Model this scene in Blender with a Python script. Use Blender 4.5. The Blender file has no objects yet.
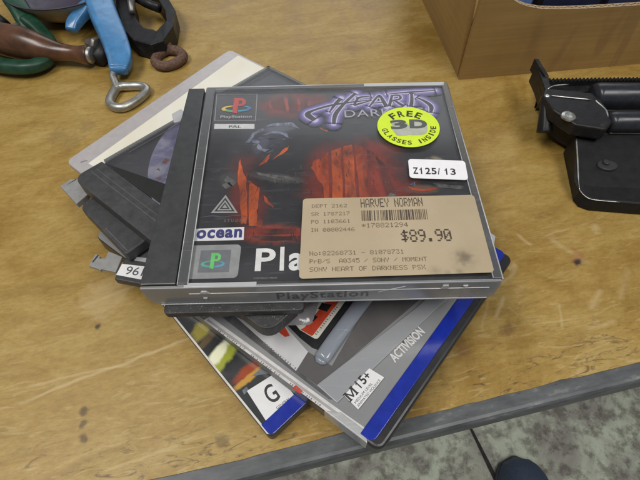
import bpy, bmesh, math, random
from mathutils import Vector, Matrix
random.seed(7)
S = 0.001                      # all building coordinates are millimetres; z = 0 is the bench top
scn = bpy.context.scene
COL = scn.collection

# ------------------------------------------------------------------ camera
cam_d = bpy.data.cameras.new("camera"); cam = bpy.data.objects.new("camera", cam_d); COL.objects.link(cam)
cam.location = (71.412*S, -86.345*S, (153.008+59)*S)
cam.rotation_euler = (0.611506, 0.0140066, -0.017515)
cam_d.sensor_width = 36; cam_d.lens = 448.26/640*36
cam_d.clip_start = 0.005; cam_d.clip_end = 30
scn.camera = cam
scn.view_settings.view_transform = 'Standard'; scn.view_settings.look = 'None'
scn.view_settings.exposure = 0.0; scn.view_settings.gamma = 1.0
# ------------------------------------------------------------------ light: a workshop under ceiling tubes
w = bpy.data.worlds.new("World"); scn.world = w; w.use_nodes = True
bg = w.node_tree.nodes['Background']; bg.inputs[0].default_value = (0.93, 0.97, 1.0, 1); bg.inputs[1].default_value = 0.165
def area(name, loc, target, sx, sy, power, col):
    d = bpy.data.lights.new(name, 'AREA'); d.shape = 'RECTANGLE'; d.size = sx; d.size_y = sy; d.energy = power; d.color = col
    o = bpy.data.objects.new(name, d); COL.objects.link(o); o.location = loc
    o.rotation_euler = (Vector(target)-Vector(loc)).to_track_quat('-Z', 'Y').to_euler()
area('ceiling_light', (-0.50, -0.15, 1.25), (0.0, 0.0, 0), 0.9, 0.3, 11.2, (1.0, 0.97, 0.91))
area('ceiling_light', (0.62, -0.45, 1.4), (0.1, 0.0, 0), 0.9, 0.3, 11.2, (1.0, 0.97, 0.91))

area('workshop_window', (0.35, 2.3, 1.35), (0.1, 0.1, 0.0), 2.2, 1.1, 11.5, (0.92, 0.96, 1.0))

# ------------------------------------------------------------------ materials
def new_mat(name):
    m = bpy.data.materials.new(name); m.use_nodes = True
    nt = m.node_tree; return m, nt, nt.nodes['Principled BSDF']
def nd(nt, t, **kw):
    n = nt.nodes.new(t)
    for k, v in kw.items(): setattr(n, k, v)
    return n
def ramp(nt, stops):
    r = nd(nt, 'ShaderNodeValToRGB'); e = r.color_ramp.elements
    while len(e) < len(stops): e.new(0.5)
    for i, (p, c) in enumerate(stops):
        e[i].position = p; e[i].color = c if len(c) == 4 else (*c, 1)
    return r
def noise(nt, vec, scale, detail=4, rough=0.55, dist=0.0):
    n = nd(nt, 'ShaderNodeTexNoise'); n.inputs['Scale'].default_value = scale; n.inputs['Detail'].default_value = detail
    n.inputs['Roughness'].default_value = rough; n.inputs['Distortion'].default_value = dist
    nt.links.new(vec, n.inputs['Vector']); return n
def obj_vec(nt, scale=(1,1,1), rot=(0,0,0), loc=(0,0,0)):
    t = nd(nt, 'ShaderNodeTexCoord'); m = nd(nt, 'ShaderNodeMapping')
    m.inputs['Scale'].default_value = scale; m.inputs['Rotation'].default_value = rot; m.inputs['Location'].default_value = loc
    nt.links.new(t.outputs['Object'], m.inputs['Vector']); return m.outputs['Vector']
def mixc(nt, fac, a, b, mode='MIX'):
    n = nd(nt, 'ShaderNodeMix', data_type='RGBA', blend_type=mode)
    for i, v in ((0, fac), (6, a), (7, b)):
        if hasattr(v, 'is_linked') or hasattr(v, 'links'): nt.links.new(v, n.inputs[i])
        elif i == 0: n.inputs[0].default_value = v
        else: n.inputs[i].default_value = (*v, 1) if len(v) == 3 else v
    return n.outputs[2]
def bump(nt, height, strength, dist, bsdf):
    b = nd(nt, 'ShaderNodeBump'); b.inputs['Strength'].default_value = strength; b.inputs['Distance'].default_value = dist
    nt.links.new(height, b.inputs['Height']); nt.links.new(b.outputs[0], bsdf.inputs['Normal'])
MATS = {}
def plain(name, col, rough=0.5, metal=0.0, coat=0.0, var=0.12, scale=260, bmp=0.0, dust=0.0, spec=0.5, chip=None):
    """a surface with a little uneven tone, optional dust specks and optional grain"""
    if name in MATS: return MATS[name]
    m, nt, b = new_mat(name); v = obj_vec(nt)
    n = noise(nt, v, scale, 5)
    lo = tuple(max(0, c*(1-var)) for c in col); hi = tuple(min(1, c*(1+var)) for c in col)
    r = ramp(nt, [(0.3, lo), (0.7, hi)]); nt.links.new(n.outputs['Fac'], r.inputs[0]); c = r.outputs[0]
    if dust > 0:
        n2 = noise(nt, v, 1500, 2, 0.5); r2 = ramp(nt, [(0.66, (0,0,0)), (0.78, (dust,)*3)]); nt.links.new(n2.outputs['Fac'], r2.inputs[0])
        c = mixc(nt, r2.outputs[0], c, (0.42, 0.41, 0.39))
    if chip:
        n4 = noise(nt, v, 95, 6, 0.7, 0.4); r4 = ramp(nt, [(0.63, (0,)*3), (0.655, (0.9,)*3)]); nt.links.new(n4.outputs['Fac'], r4.inputs[0])
        c = mixc(nt, r4.outputs[0], c, chip)
    nt.links.new(c, b.inputs['Base Color'])
    b.inputs['Metallic'].default_value = metal; b.inputs['Coat Weight'].default_value = coat; b.inputs['Coat Roughness'].default_value = 0.12
    b.inputs['Specular IOR Level'].default_value = spec
    n3 = noise(nt, v, 90, 4); rr = ramp(nt, [(0.3, (rough*0.8,)*3), (0.7, (min(1, rough*1.25),)*3)])
    nt.links.new(n3.outputs['Fac'], rr.inputs[0]); nt.links.new(rr.outputs[0], b.inputs['Roughness'])
    if bmp: bump(nt, n.outputs['Fac'], bmp, 0.0006, b)
    MATS[name] = m; return m
def clear(name, tint, body, amount, rough=0.12, scratch=0.25):
    """thin clear plastic: see-through, a mirror coat by Fresnel, milky where scuffed"""
    if name in MATS: return MATS[name]
    m, nt, b = new_mat(name); v = obj_vec(nt)
    tr = nd(nt, 'ShaderNodeBsdfTransparent'); tr.inputs[0].default_value = (*tint, 1)
    b.inputs['Base Color'].default_value = (*body, 1); b.inputs['Roughness'].default_value = rough
    vs = obj_vec(nt, (60, 900, 60), (0, 0, 0.9)); n = noise(nt, vs, 1.0, 3, 0.6, 0.6)
    r = ramp(nt, [(0.6, (amount,)*3), (0.74, (min(1, amount+scratch),)*3)]); nt.links.new(n.outputs['Fac'], r.inputs[0])
    n2 = noise(nt, v, 40, 5); r2 = ramp(nt, [(0.35, (0,)*3), (0.8, (scratch*0.5,)*3)]); nt.links.new(n2.outputs['Fac'], r2.inputs[0])
    ad = nd(nt, 'ShaderNodeMath', operation='ADD', use_clamp=True)
    nt.links.new(r.outputs[0], ad.inputs[0]); nt.links.new(r2.outputs[0], ad.inputs[1])
    mx = nd(nt, 'ShaderNodeMixShader'); nt.links.new(ad.outputs[0], mx.inputs[0]); nt.links.new(tr.outputs[0], mx.inputs[1]); nt.links.new(b.outputs[0], mx.inputs[2])
    gl = nd(nt, 'ShaderNodeBsdfGlossy'); gl.inputs['Roughness'].default_value = rough
    lw = nd(nt, 'ShaderNodeLayerWeight'); lw.inputs[0].default_value = 0.5       # Schlick reflectance, the same from either side of the sheet
    pw = nd(nt, 'ShaderNodeMath', operation='POWER'); pw.inputs[1].default_value = 5.0; nt.links.new(lw.outputs['Facing'], pw.inputs[0])
    fr = nd(nt, 'ShaderNodeMath', operation='MULTIPLY_ADD'); fr.inputs[1].default_value = 0.9; fr.inputs[2].default_value = 0.02; nt.links.new(pw.outputs[0], fr.inputs[0])
    m2 = nd(nt, 'ShaderNodeMixShader'); nt.links.new(fr.outputs[0], m2.inputs[0]); nt.links.new(mx.outputs[0], m2.inputs[1]); nt.links.new(gl.outputs[0], m2.inputs[2])
    nt.links.new(m2.outputs[0], nt.nodes['Material Output'].inputs[0]); MATS[name] = m; return m

def wood_mat():
    m, nt, b = new_mat('worn_varnished_wood')
    v = obj_vec(nt, (5, 17, 17)); v0 = obj_vec(nt)
    g1 = noise(nt, v, 5, 9, 0.66, 0.9)
    r1 = ramp(nt, [(0.25, (0.258, 0.158, 0.038)), (0.5, (0.340, 0.222, 0.060)), (0.75, (0.405, 0.286, 0.098))]); nt.links.new(g1.outputs['Fac'], r1.inputs[0])
    blot = noise(nt, v0, 13, 8, 0.68, 0.8)
    r2 = ramp(nt, [(0.34, (0.74, 0.67, 0.54)), (0.5, (1, 1, 1)), (0.66, (1.08, 1.13, 1.30))]); nt.links.new(blot.outputs['Fac'], r2.inputs[0])
    c = mixc(nt, 1.0, r1.outputs[0], r2.outputs[0], 'MULTIPLY')
    gr = noise(nt, obj_vec(nt, (1, 2.2, 1)), 230, 5, 0.75); rg = ramp(nt, [(0.36, (0.86, 0.84, 0.80)), (0.58, (1.05, 1.05, 1.05))]); nt.links.new(gr.outputs['Fac'], rg.inputs[0])
    c = mixc(nt, 1.0, c, rg.outputs[0], 'MULTIPLY')
    # short dark pores along the grain
    vp = obj_vec(nt, (14, 240, 240)); p = noise(nt, vp, 4, 3, 0.6)
    rp = ramp(nt, [(0.64, (0,)*3), (0.8, (0.2,)*3)]); nt.links.new(p.outputs['Fac'], rp.inputs[0])
    c = mixc(nt, rp.outputs[0], c, (0.15, 0.08, 0.028))
    # pale scuffs in several directions, denser towards the worn front edge
    tc = nd(nt, 'ShaderNodeTexCoord'); sep = nd(nt, 'ShaderNodeSeparateXYZ'); nt.links.new(tc.outputs['Object'], sep.inputs[0])
    front = nd(nt, 'ShaderNodeMapRange'); front.inputs[1].default_value = 0.0; front.inputs[2].default_value = 0.13
    front.inputs[3].default_value = 1.0; front.inputs[4].default_value = 0.10; nt.links.new(sep.outputs[1], front.inputs[0])
    for rot, sc, th, col, amt in ((0.5, 3, 0.60, (0.52, 0.40, 0.20), 0.4), (-0.75, 4, 0.61, (0.52, 0.40, 0.20), 0.4), (1.25, 5, 0.63, (0.50, 0.37, 0.18), 0.4), (0.1, 4, 0.63, (0.53, 0.42, 0.23), 0.3)):
        vs = obj_vec(nt, (9, 52, 30), (0, 0, rot), (rot, sc, 0)); n = noise(nt, vs, sc, 5, 0.6, 1.8)
        rs = ramp(nt, [(th, (0,)*3), (th+0.045, (amt,)*3)]); nt.links.new(n.outputs['Fac'], rs.inputs[0])
        mu = nd(nt, 'ShaderNodeMath', operation='MULTIPLY'); nt.links.new(rs.outputs[0], mu.inputs[0]); nt.links.new(front.outputs[0], mu.inputs[1])
        c = mixc(nt, mu.outputs[0], c, col)
    # cracked, grimy varnish in a band along the front edge
    fb = nd(nt, 'ShaderNodeMapRange'); fb.inputs[1].default_value = 0.008; fb.inputs[2].default_value = 0.038
    fb.inputs[3].default_value = 0.95; fb.inputs[4].default_value = 0.0; nt.links.new(sep.outputs[1], fb.inputs[0])
    vc = obj_vec(nt, (28, 90, 40)); nc = noise(nt, vc, 2.4, 8, 0.7, 1.5); rc = ramp(nt, [(0.55, (0,)*3), (0.64, (0.85,)*3)]); nt.links.new(nc.outputs['Fac'], rc.inputs[0])
    mu = nd(nt, 'ShaderNodeMath', operation='MULTIPLY'); nt.links.new(rc.outputs[0], mu.inputs[0]); nt.links.new(fb.outputs[0], mu.inputs[1])
    c = mixc(nt, mu.outputs[0], c, (0.10, 0.055, 0.025))
    # long single scratches, each with its own place: start, end, width (bench metres)
    for (x0, y0, x1, y1, wd_, amt) in SCRATCHES:
        dx, dy = x1-x0, y1-y0; L_ = math.hypot(dx, dy); a_ = math.atan2(dy, dx)
        mp = nd(nt, 'ShaderNodeMapping', vector_type='TEXTURE'); mp.inputs['Location'].default_value = (x0, y0, 0); mp.inputs['Rotation'].default_value = (0, 0, a_)
        nt.links.new(tc.outputs['Object'], mp.inputs['Vector']); sp = nd(nt, 'ShaderNodeSeparateXYZ'); nt.links.new(mp.outputs[0], sp.inputs[0])
        wv = noise(nt, v0, 45, 3); ab = nd(nt, 'ShaderNodeMath', operation='MULTIPLY_ADD'); ab.inputs[1].default_value = 0.006; nt.links.new(wv.outputs['Fac'], ab.inputs[0]); nt.links.new(sp.outputs[1], ab.inputs[2])
        sh_ = nd(nt, 'ShaderNodeMath', operation='SUBTRACT'); sh_.inputs[1].default_value = 0.003; nt.links.new(ab.outputs[0], sh_.inputs[0])
        av = nd(nt, 'ShaderNodeMath', operation='ABSOLUTE'); nt.links.new(sh_.outputs[0], av.inputs[0])
        m1 = nd(nt, 'ShaderNodeMapRange'); m1.inputs[1].default_value = 0; m1.inputs[2].default_value = wd_; m1.inputs[3].default_value = amt; m1.inputs[4].default_value = 0; nt.links.new(av.outputs[0], m1.inputs[0])
        m3 = nd(nt, 'ShaderNodeMapRange'); m3.inputs[1].default_value = L_*0.5*0.7; m3.inputs[2].default_value = L_*0.5; m3.inputs[3].default_value = 1; m3.inputs[4].default_value = 0
        s2 = nd(nt, 'ShaderNodeMath', operation='SUBTRACT'); s2.inputs[1].default_value = L_*0.5; nt.links.new(sp.outputs[0], s2.inputs[0]); a2 = nd(nt, 'ShaderNodeMath', operation='ABSOLUTE'); nt.links.new(s2.outputs[0], a2.inputs[0]); nt.links.new(a2.outputs[0], m3.inputs[0])
        mm = nd(nt, 'ShaderNodeMath', operation='MULTIPLY'); nt.links.new(m1.outputs[0], mm.inputs[0]); nt.links.new(m3.outputs[0], mm.inputs[1])
        c = mixc(nt, mm.outputs[0], c, (0.56, 0.44, 0.25))
    # individual stains: (x, y, radius) in bench coordinates, metres
    for (x, y, rad, col, dens) in STAINS:
        d = nd(nt, 'ShaderNodeVectorMath', operation='DISTANCE'); d.inputs[1].default_value = (x, y, 0)
        wob = noise(nt, v0, 160, 4); ws = nd(nt, 'ShaderNodeVectorMath', operation='SCALE'); ws.inputs['Scale'].default_value = rad*1.9
        sb = nd(nt, 'ShaderNodeVectorMath', operation='SUBTRACT'); sb.inputs[1].default_value = (0.5, 0.5, 0.5)
        nt.links.new(wob.outputs['Color'], sb.inputs[0]); nt.links.new(sb.outputs[0], ws.inputs[0])
        fl = nd(nt, 'ShaderNodeVectorMath', operation='MULTIPLY'); fl.inputs[1].default_value = (1, 1, 0); nt.links.new(tc.outputs['Object'], fl.inputs[0])
        ads = nd(nt, 'ShaderNodeVectorMath', operation='ADD'); nt.links.new(fl.outputs[0], ads.inputs[0]); nt.links.new(ws.outputs[0], ads.inputs[1])
        nt.links.new(ads.outputs[0], d.inputs[0])
        mr = nd(nt, 'ShaderNodeMapRange'); mr.inputs[1].default_value = rad*0.45; mr.inputs[2].default_value = rad; mr.inputs[3].default_value = dens; mr.inputs[4].default_value = 0
        nt.links.new(d.outputs['Value'], mr.inputs[0]); c = mixc(nt, mr.outputs[0], c, col)
    nt.links.new(c, b.inputs['Base Color'])
    rr = ramp(nt, [(0.3, (0.26,)*3), (0.7, (0.52,)*3)]); nt.links.new(blot.outputs['Fac'], rr.inputs[0]); nt.links.new(rr.outputs[0], b.inputs['Roughness'])
    b.inputs['Specular IOR Level'].default_value = 0.4
    bump(nt, g1.outputs['Fac'], 0.25, 0.0005, b)
    return m
def floor_mat():
    m, nt, b = new_mat('mottled_concrete'); v = obj_vec(nt)
    n = noise(nt, v, 11, 9, 0.66, 0.5); r = ramp(nt, [(0.32, (0.30, 0.28, 0.26)), (0.45, (0.44, 0.44, 0.38)), (0.56, (0.60, 0.65, 0.53)), (0.72, (0.70, 0.76, 0.64))]); nt.links.new(n.outputs['Fac'], r.inputs[0])
    n2 = noise(nt, v, 34, 6, 0.7); r2 = ramp(nt, [(0.40, (0.5, 0.47, 0.47)), (0.54, (1, 1, 1))]); nt.links.new(n2.outputs['Fac'], r2.inputs[0])
    c = mixc(nt, 1.0, r.outputs[0], r2.outputs[0], 'MULTIPLY')
    nt.links.new(c, b.inputs['Base Color']); b.inputs['Roughness'].default_value = 0.7
    bump(nt, n2.outputs['Fac'], 0.4, 0.004, b); return m
def card_mat():
    m, nt, b = new_mat('brown_cardboard'); v = obj_vec(nt, (1, 1, 1)); n = noise(nt, v, 14, 6, 0.6)
    r = ramp(nt, [(0.3, (0.26, 0.155, 0.05)), (0.7, (0.35, 0.222, 0.078))]); nt.links.new(n.outputs['Fac'], r.inputs[0])
    v2 = obj_vec(nt, (8, 8, 420)); n2 = noise(nt, v2, 1, 2); r2 = ramp(nt, [(0.4, (0.93,)*3), (0.6, (1.04,)*3)]); nt.links.new(n2.outputs['Fac'], r2.inputs[0])
    c = mixc(nt, 1.0, r.outputs[0], r2.outputs[0], 'MULTIPLY')
    v3 = obj_vec(nt, (14, 14, 3), (0, 0.5, 0)); n3 = noise(nt, v3, 2.2, 3, 0.5, 0.8); r3 = ramp(nt, [(0.62, (0,)*3), (0.68, (0.35,)*3)]); nt.links.new(n3.outputs['Fac'], r3.inputs[0])
    c = mixc(nt, r3.outputs[0], c, (0.16, 0.09, 0.045))
    nt.links.new(c, b.inputs['Base Color']); b.inputs['Roughness'].default_value = 0.62; return m
def print_mat(name, col, var=0.35, scale=160, rough=0.35, coat=0.0, second=None):
    """printed paper: a mottled ink tone"""
    if name in MATS: return MATS[name]
    m, nt, b = new_mat(name); v = obj_vec(nt, (1, 0.55, 1), (0, 0, 0.3)); n = noise(nt, v, scale, 6, 0.65, 0.6)
    lo = tuple(c*(1-var) for c in col); hi = second or tuple(min(1, c*(1+var)) for c in col)
    r = ramp(nt, [(0.34, lo), (0.66, hi)]); nt.links.new(n.outputs['Fac'], r.inputs[0]); nt.links.new(r.outputs[0], b.inputs['Base Color'])
    b.inputs['Roughness'].default_value = rough; b.inputs['Coat Weight'].default_value = coat; b.inputs['Coat Roughness'].default_value = 0.1
    MATS[name] = m; return m
def picture_mat(name, base, spots, origin, rough=0.32, coat=0.0, wob=0.62):
    """printed illustration: soft-edged ink areas (cx, cy, rx, ry, angle, colour, strength, grain) given in mm on the sheet"""
    m, nt, b = new_mat(name); v = obj_vec(nt); tc = nd(nt, 'ShaderNodeTexCoord')
    nb = noise(nt, v, 45, 4); rb = ramp(nt, [(0.3, tuple(c*0.6 for c in base)), (0.7, tuple(c*1.7 for c in base))]); nt.links.new(nb.outputs['Fac'], rb.inputs[0]); c = rb.outputs[0]
    for k, (cx, cy, rx, ry, ang, col, amt, gsc) in enumerate(spots):
        mp = nd(nt, 'ShaderNodeMapping', vector_type='TEXTURE'); mp.inputs['Location'].default_value = ((cx-origin[0])*S, (cy-origin[1])*S, 0); mp.inputs['Rotation'].default_value = (0, 0, math.radians(ang)); mp.inputs['Scale'].default_value = (rx*S, ry*S, 1)
        fl = nd(nt, 'ShaderNodeVectorMath', operation='MULTIPLY'); fl.inputs[1].default_value = (1, 1, 0); nt.links.new(tc.outputs['Object'], fl.inputs[0]); nt.links.new(fl.outputs[0], mp.inputs['Vector'])
        ln = nd(nt, 'ShaderNodeVectorMath', operation='LENGTH'); nt.links.new(mp.outputs[0], ln.inputs[0])
        n = noise(nt, obj_vec(nt, (1, 1, 1), (0, 0, math.radians(-ang)), (k*0.37, 0, 0)), gsc, 6, 0.66, 0.7)
        ad = nd(nt, 'ShaderNodeMath', operation='MULTIPLY_ADD'); ad.inputs[1].default_value = wob*2; nt.links.new(n.outputs['Fac'], ad.inputs[0]); nt.links.new(ln.outputs['Value'], ad.inputs[2])
        mr = nd(nt, 'ShaderNodeMapRange', interpolation_type='SMOOTHSTEP'); mr.inputs[1].default_value = 0.5+wob; mr.inputs[2].default_value = 1.18+wob; mr.inputs[3].default_value = amt; mr.inputs[4].default_value = 0
        nt.links.new(ad.outputs[0], mr.inputs[0]); c = mixc(nt, mr.outputs[0], c, col)
    nt.links.new(c, b.inputs['Base Color']); b.inputs['Roughness'].default_value = rough; b.inputs['Coat Weight'].default_value = coat; b.inputs['Coat Roughness'].default_value = 0.1
    return m
def sticker_mat():
    m, nt, b = new_mat('aged_price_paper'); v = obj_vec(nt); n = noise(nt, v, 30, 5, 0.6)
    r = ramp(nt, [(0.3, (0.375, 0.30, 0.195)), (0.7, (0.445, 0.36, 0.245))]); nt.links.new(n.outputs['Fac'], r.inputs[0]); c = r.outputs[0]
    tc = nd(nt, 'ShaderNodeTexCoord')
    for (x, y, rad, dens) in ((129.0, 10.6, 4.6, 0.6), (129, 10.4, 8.0, 0.25), (116.5, 4.6, 4.2, 0.3), (126.0, 3.8, 2.6, 0.35), (121, 3.6, 2.2, 0.3)):
        d = nd(nt, 'ShaderNodeVectorMath', operation='DISTANCE'); d.inputs[1].default_value = (x*S, y*S, 0.0594-0.045)
        wb = noise(nt, v, 420, 5); ws = nd(nt, 'ShaderNodeVectorMath', operation='SCALE'); ws.inputs['Scale'].default_value = rad*S*0.9
        sb = nd(nt, 'ShaderNodeVectorMath', operation='SUBTRACT'); sb.inputs[1].default_value = (0.5, 0.5, 0.5); nt.links.new(wb.outputs['Color'], sb.inputs[0]); nt.links.new(sb.outputs[0], ws.inputs[0])
        ad = nd(nt, 'ShaderNodeVectorMath', operation='ADD'); nt.links.new(tc.outputs['Object'], ad.inputs[0]); nt.links.new(ws.outputs[0], ad.inputs[1]); nt.links.new(ad.outputs[0], d.inputs[0])
        mr = nd(nt, 'ShaderNodeMapRange', interpolation_type='SMOOTHSTEP'); mr.inputs[1].default_value = 0; mr.inputs[2].default_value = rad*S; mr.inputs[3].default_value = dens; mr.inputs[4].default_value = 0
        nt.links.new(d.outputs['Value'], mr.inputs[0]); c = mixc(nt, mr.outputs[0], c, (0.07, 0.055, 0.04))
    nt.links.new(c, b.inputs['Base Color']); b.inputs['Roughness'].default_value = 0.5; return m
def disc_mat():
    m, nt, b = new_mat('printed_disc'); v = obj_vec(nt); n = noise(nt, v, 55, 5, 0.6, 1.0)
    r = ramp(nt, [(0.3, (0.16, 0.16, 0.30)), (0.46, (0.36, 0.35, 0.56)), (0.56, (0.60, 0.59, 0.76)), (0.7, (0.8, 0.8, 0.84))]); nt.links.new(n.outputs['Fac'], r.inputs[0])
    nt.links.new(r.outputs[0], b.inputs['Base Color']); b.inputs['Roughness'].default_value = 0.2; b.inputs['Metallic'].default_value = 0.3; return m
# stains given in bench coordinates (see BENCH below)
BA = math.radians(11.6); BO = Vector((78.0, -43.5))       # bench front edge: a point on it and its direction
def to_bench(x, y):
    dx, dy = x-BO.x, y-BO.y; return ((dx*math.cos(BA)+dy*math.sin(BA))*S, (-dx*math.sin(BA)+dy*math.cos(BA))*S)
STAINS = [(*to_bench(-43.6, 11.0), 0.0022, (0.05, 0.04, 0.03), 0.9), (*to_bench(-38.8, -31), 0.0026, (0.09, 0.055, 0.025), 0.8), (*to_bench(-37.6, -36.5), 0.0022, (0.09, 0.055, 0.025), 0.75),
          (*to_bench(-36.0, -42), 0.0026, (0.09, 0.055, 0.025), 0.8), (*to_bench(212.9, 43.6), 0.0034, (0.03, 0.02, 0.03), 0.95), (*to_bench(214.3, 47.5), 0.005, (0.25, 0.09, 0.04), 0.5),
          (*to_bench(-45, 28), 0.016, (0.50, 0.38, 0.21), 0.35), (*to_bench(165, 5), 0.005, (0.16, 0.08, 0.03), 0.6), (*to_bench(140, -5), 0.007, (0.17, 0.09, 0.035), 0.55), (*to_bench(26, -45), 0.004, (0.13, 0.08, 0.035), 0.6)]

random.seed(21)
SCRATCHES = [(*to_bench(-74, -28), *to_bench(10, 6), 0.0012, 0.55), (*to_bench(-74, -20), *to_bench(-20, -8), 0.0010, 0.4), (*to_bench(-60, 20), *to_bench(-20, 40), 0.0014, 0.3)]
for _ in range(26):                                       # gouges of handling near the front right
    x_, y_ = random.uniform(110, 235), 0; y_ = -38+(x_-78)*0.205+random.uniform(10, 75); a_ = random.choice((0.3, 0.75, 1.9, 2.3, 1.2))+random.uniform(-0.2, 0.2); l_ = random.uniform(7, 30)
    SCRATCHES.append((*to_bench(x_, y_), *to_bench(x_+l_*math.cos(a_), y_+l_*math.sin(a_)), random.choice((0.0006, 0.001, 0.0016, 0.0028)), random.uniform(0.2, 0.45)))
STAINS += [(*to_bench(-100, 150), 0.012, (0.16, 0.10, 0.04), 0.35), (*to_bench(-112, 158), 0.009, (0.16, 0.10, 0.04), 0.35), (*to_bench(-93, 165), 0.008, (0.15, 0.09, 0.04), 0.35)]
BLACK = plain('black_plastic', (0.036, 0.036, 0.039), 0.42, var=0.2, dust=0.12)
HINGE = plain('scuffed_black_plastic', (0.045, 0.045, 0.048), 0.40, var=0.25, dust=0.10)
SPECK = plain('dusty_black_plastic', (0.030, 0.030, 0.032), 0.55, var=0.3, dust=0.75, bmp=0.5)
GREY = plain('grey_cast_plastic', (0.30, 0.29, 0.30), 0.35, var=0.08)
LAV = plain('frosted_grey_plastic', (0.40, 0.375, 0.385), 0.32, var=0.06, coat=0.3)
WHITE = plain('white_paper', (0.74, 0.73, 0.70), 0.55, var=0.04)
PAPER2 = print_mat('yellowed_paper', (0.72, 0.68, 0.56), 0.05, 14, second=(0.78, 0.77, 0.72))
STICK = plain('white_sticker', (0.72, 0.72, 0.74), 0.45, var=0.03)
INK = plain('black_ink', (0.025, 0.025, 0.028), 0.5, var=0.2)
FADED = plain('faded_ink', (0.155, 0.11, 0.07), 0.6, var=0.45, scale=420)
FADED2 = plain('darker_faded_ink', (0.075, 0.055, 0.04), 0.6, var=0.4, scale=420)
CLR = clear('clear_lid_plastic', (0.985, 0.985, 0.985), (0.30, 0.31, 0.33), 0.012, 0.10, 0.10)
EDGE = clear('clear_case_edge', (0.55, 0.56, 0.58), (0.20, 0.205, 0.215), 0.34, 0.18, 0.25)
EDGE2 = clear('pale_case_edge', (0.75, 0.76, 0.78), (0.52, 0.53, 0.55), 0.72, 0.2, 0.2)
STEEL = plain('dull_steel', (0.42, 0.41, 0.38), 0.38, metal=0.85, var=0.25)
RUST = plain('rusty_steel', (0.115, 0.062, 0.042), 0.75, var=0.45, bmp=0.8, scale=500)
BLUEP = plain('blue_enamel', (0.060, 0.205, 0.43), 0.33, var=0.2, coat=0.3, bmp=0.08, scale=160, dust=0.12, chip=(0.045, 0.05, 0.055))
BLKP = plain('black_enamel', (0.011, 0.011, 0.013), 0.42, var=0.3, bmp=0.2, scale=200, spec=0.35, dust=0.12, chip=(0.032, 0.028, 0.027))
GREEN = plain('green_enamel', (0.009, 0.050, 0.028), 0.45, var=0.4, bmp=0.2, scale=150, chip=(0.03, 0.024, 0.02))
CHROME = plain('worn_silver', (0.55, 0.55, 0.54), 0.3, metal=0.9, var=0.2)

# ------------------------------------------------------------------ mesh helpers
class MB:
    def __init__(s): s.v = []; s.f = []; s.mi = []; s.sm = []
    def add(s, vs, fs, mi=0, smooth=False):
        o = len(s.v); s.v += [tuple(p) for p in vs]
        for f in fs: s.f.append([i+o for i in f]); s.mi.append(mi); s.sm.append(smooth)
    def sheet(s, poly, z, mi=0):                         # flat polygon, counter-clockwise
        a = sum(poly[i-1][0]*poly[i][1]-poly[i][0]*poly[i-1][1] for i in range(len(poly)))
        if a < 0: poly = poly[::-1]
        s.add([(p[0], p[1], z) for p in poly], [list(range(len(poly)))], mi)
    def prism(s, poly, z0, z1, mi=0, top=None, smooth=False):
        a = sum(poly[i-1][0]*poly[i][1]-poly[i][0]*poly[i-1][1] for i in range(len(poly)))
        if a < 0: poly = poly[::-1]; top = top[::-1] if top else None
        n = len(poly); t = top or poly
        s.add([(p[0], p[1], z0) for p in poly]+[(p[0], p[1], z1) for p in t],
              [list(range(n))[::-1], [n+i for i in range(n)]]+[[i, (i+1) % n, n+(i+1) % n, n+i] for i in range(n)], mi, smooth)
    def xprism(s, poly, y0, y1, mi=0):                   # polygon in x,z swept along y
        a = sum(poly[i-1][0]*poly[i][1]-poly[i][0]*poly[i-1][1] for i in range(len(poly)))
        if a < 0: poly = poly[::-1]
        n = len(poly)
        s.add([(p[0], y0, p[1]) for p in poly]+[(p[0], y1, p[1]) for p in poly],
              [list(range(n)), [n+i for i in range(n)][::-1]]+[[i, n+i, n+(i+1) % n, (i+1) % n] for i in range(n)], mi)
    def box(s, x0, y0, z0, x1, y1, z1, mi=0): s.prism([(x0,y0),(x1,y0),(x1,y1),(x0,y1)], z0, z1, mi)
    def tube(s, pts, rad, n=14, closed=False, flat=1.0, caps=True, mi=0, sq=1.0):
        pw = lambda c: math.copysign(abs(c)**sq, c)
        P = [Vector(p) for p in pts]; m = len(P); rings = []; up = Vector((0.13, 0.21, 0.97))
        for i in range(m):
            a = P[i-1] if (i or closed) else P[i]; b = P[(i+1) % m] if (i < m-1 or closed) else P[i]
            t = (b-a).normalized(); sx = t.cross(up).normalized(); sy = sx.cross(t)
            r = rad[i] if isinstance(rad, (list, tuple)) else rad
            rings.append([P[i]+sx*pw(math.cos(2*math.pi*k/n))*r+sy*pw(math.sin(2*math.pi*k/n))*r*flat for k in range(n)])
        vs = [q for r in rings for q in r]; fs = []
        for i in range(m if closed else m-1):
            j = (i+1) % m
            for k in range(n): fs.append([i*n+k, i*n+(k+1) % n, j*n+(k+1) % n, j*n+k])
        if caps and not closed:
            fs.append(list(range(n))[::-1]); fs.append([(m-1)*n+k for k in range(n)])
        s.add(vs, fs, mi, True)
    def build(s, name, mats, parent=None, bevel=0.0, seg=2, kind=None, sub=0):
        me = bpy.data.meshes.new(name); off = Vector((0, 0, 0))
        p = parent
        while p is not None: off += p.location; p = p.parent
        me.from_pydata([Vector(v)*S-off for v in s.v], [], s.f)
        for m in (mats if isinstance(mats, (list, tuple)) else [mats]): me.materials.append(m)
        me.polygons.foreach_set('material_index', s.mi); me.polygons.foreach_set('use_smooth', s.sm)
        me.update(); o = bpy.data.objects.new(name, me); COL.objects.link(o); o.parent = parent
        if kind: o['kind'] = kind
        if bevel:
            b = o.modifiers.new('bevel', 'BEVEL'); b.width = bevel*S; b.segments = seg; b.limit_method = 'ANGLE'; b.angle_limit = math.radians(40); b.harden_normals = False
        if sub:
            b = o.modifiers.new('subsurf', 'SUBSURF'); b.levels = sub; b.render_levels = sub
        return o
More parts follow.
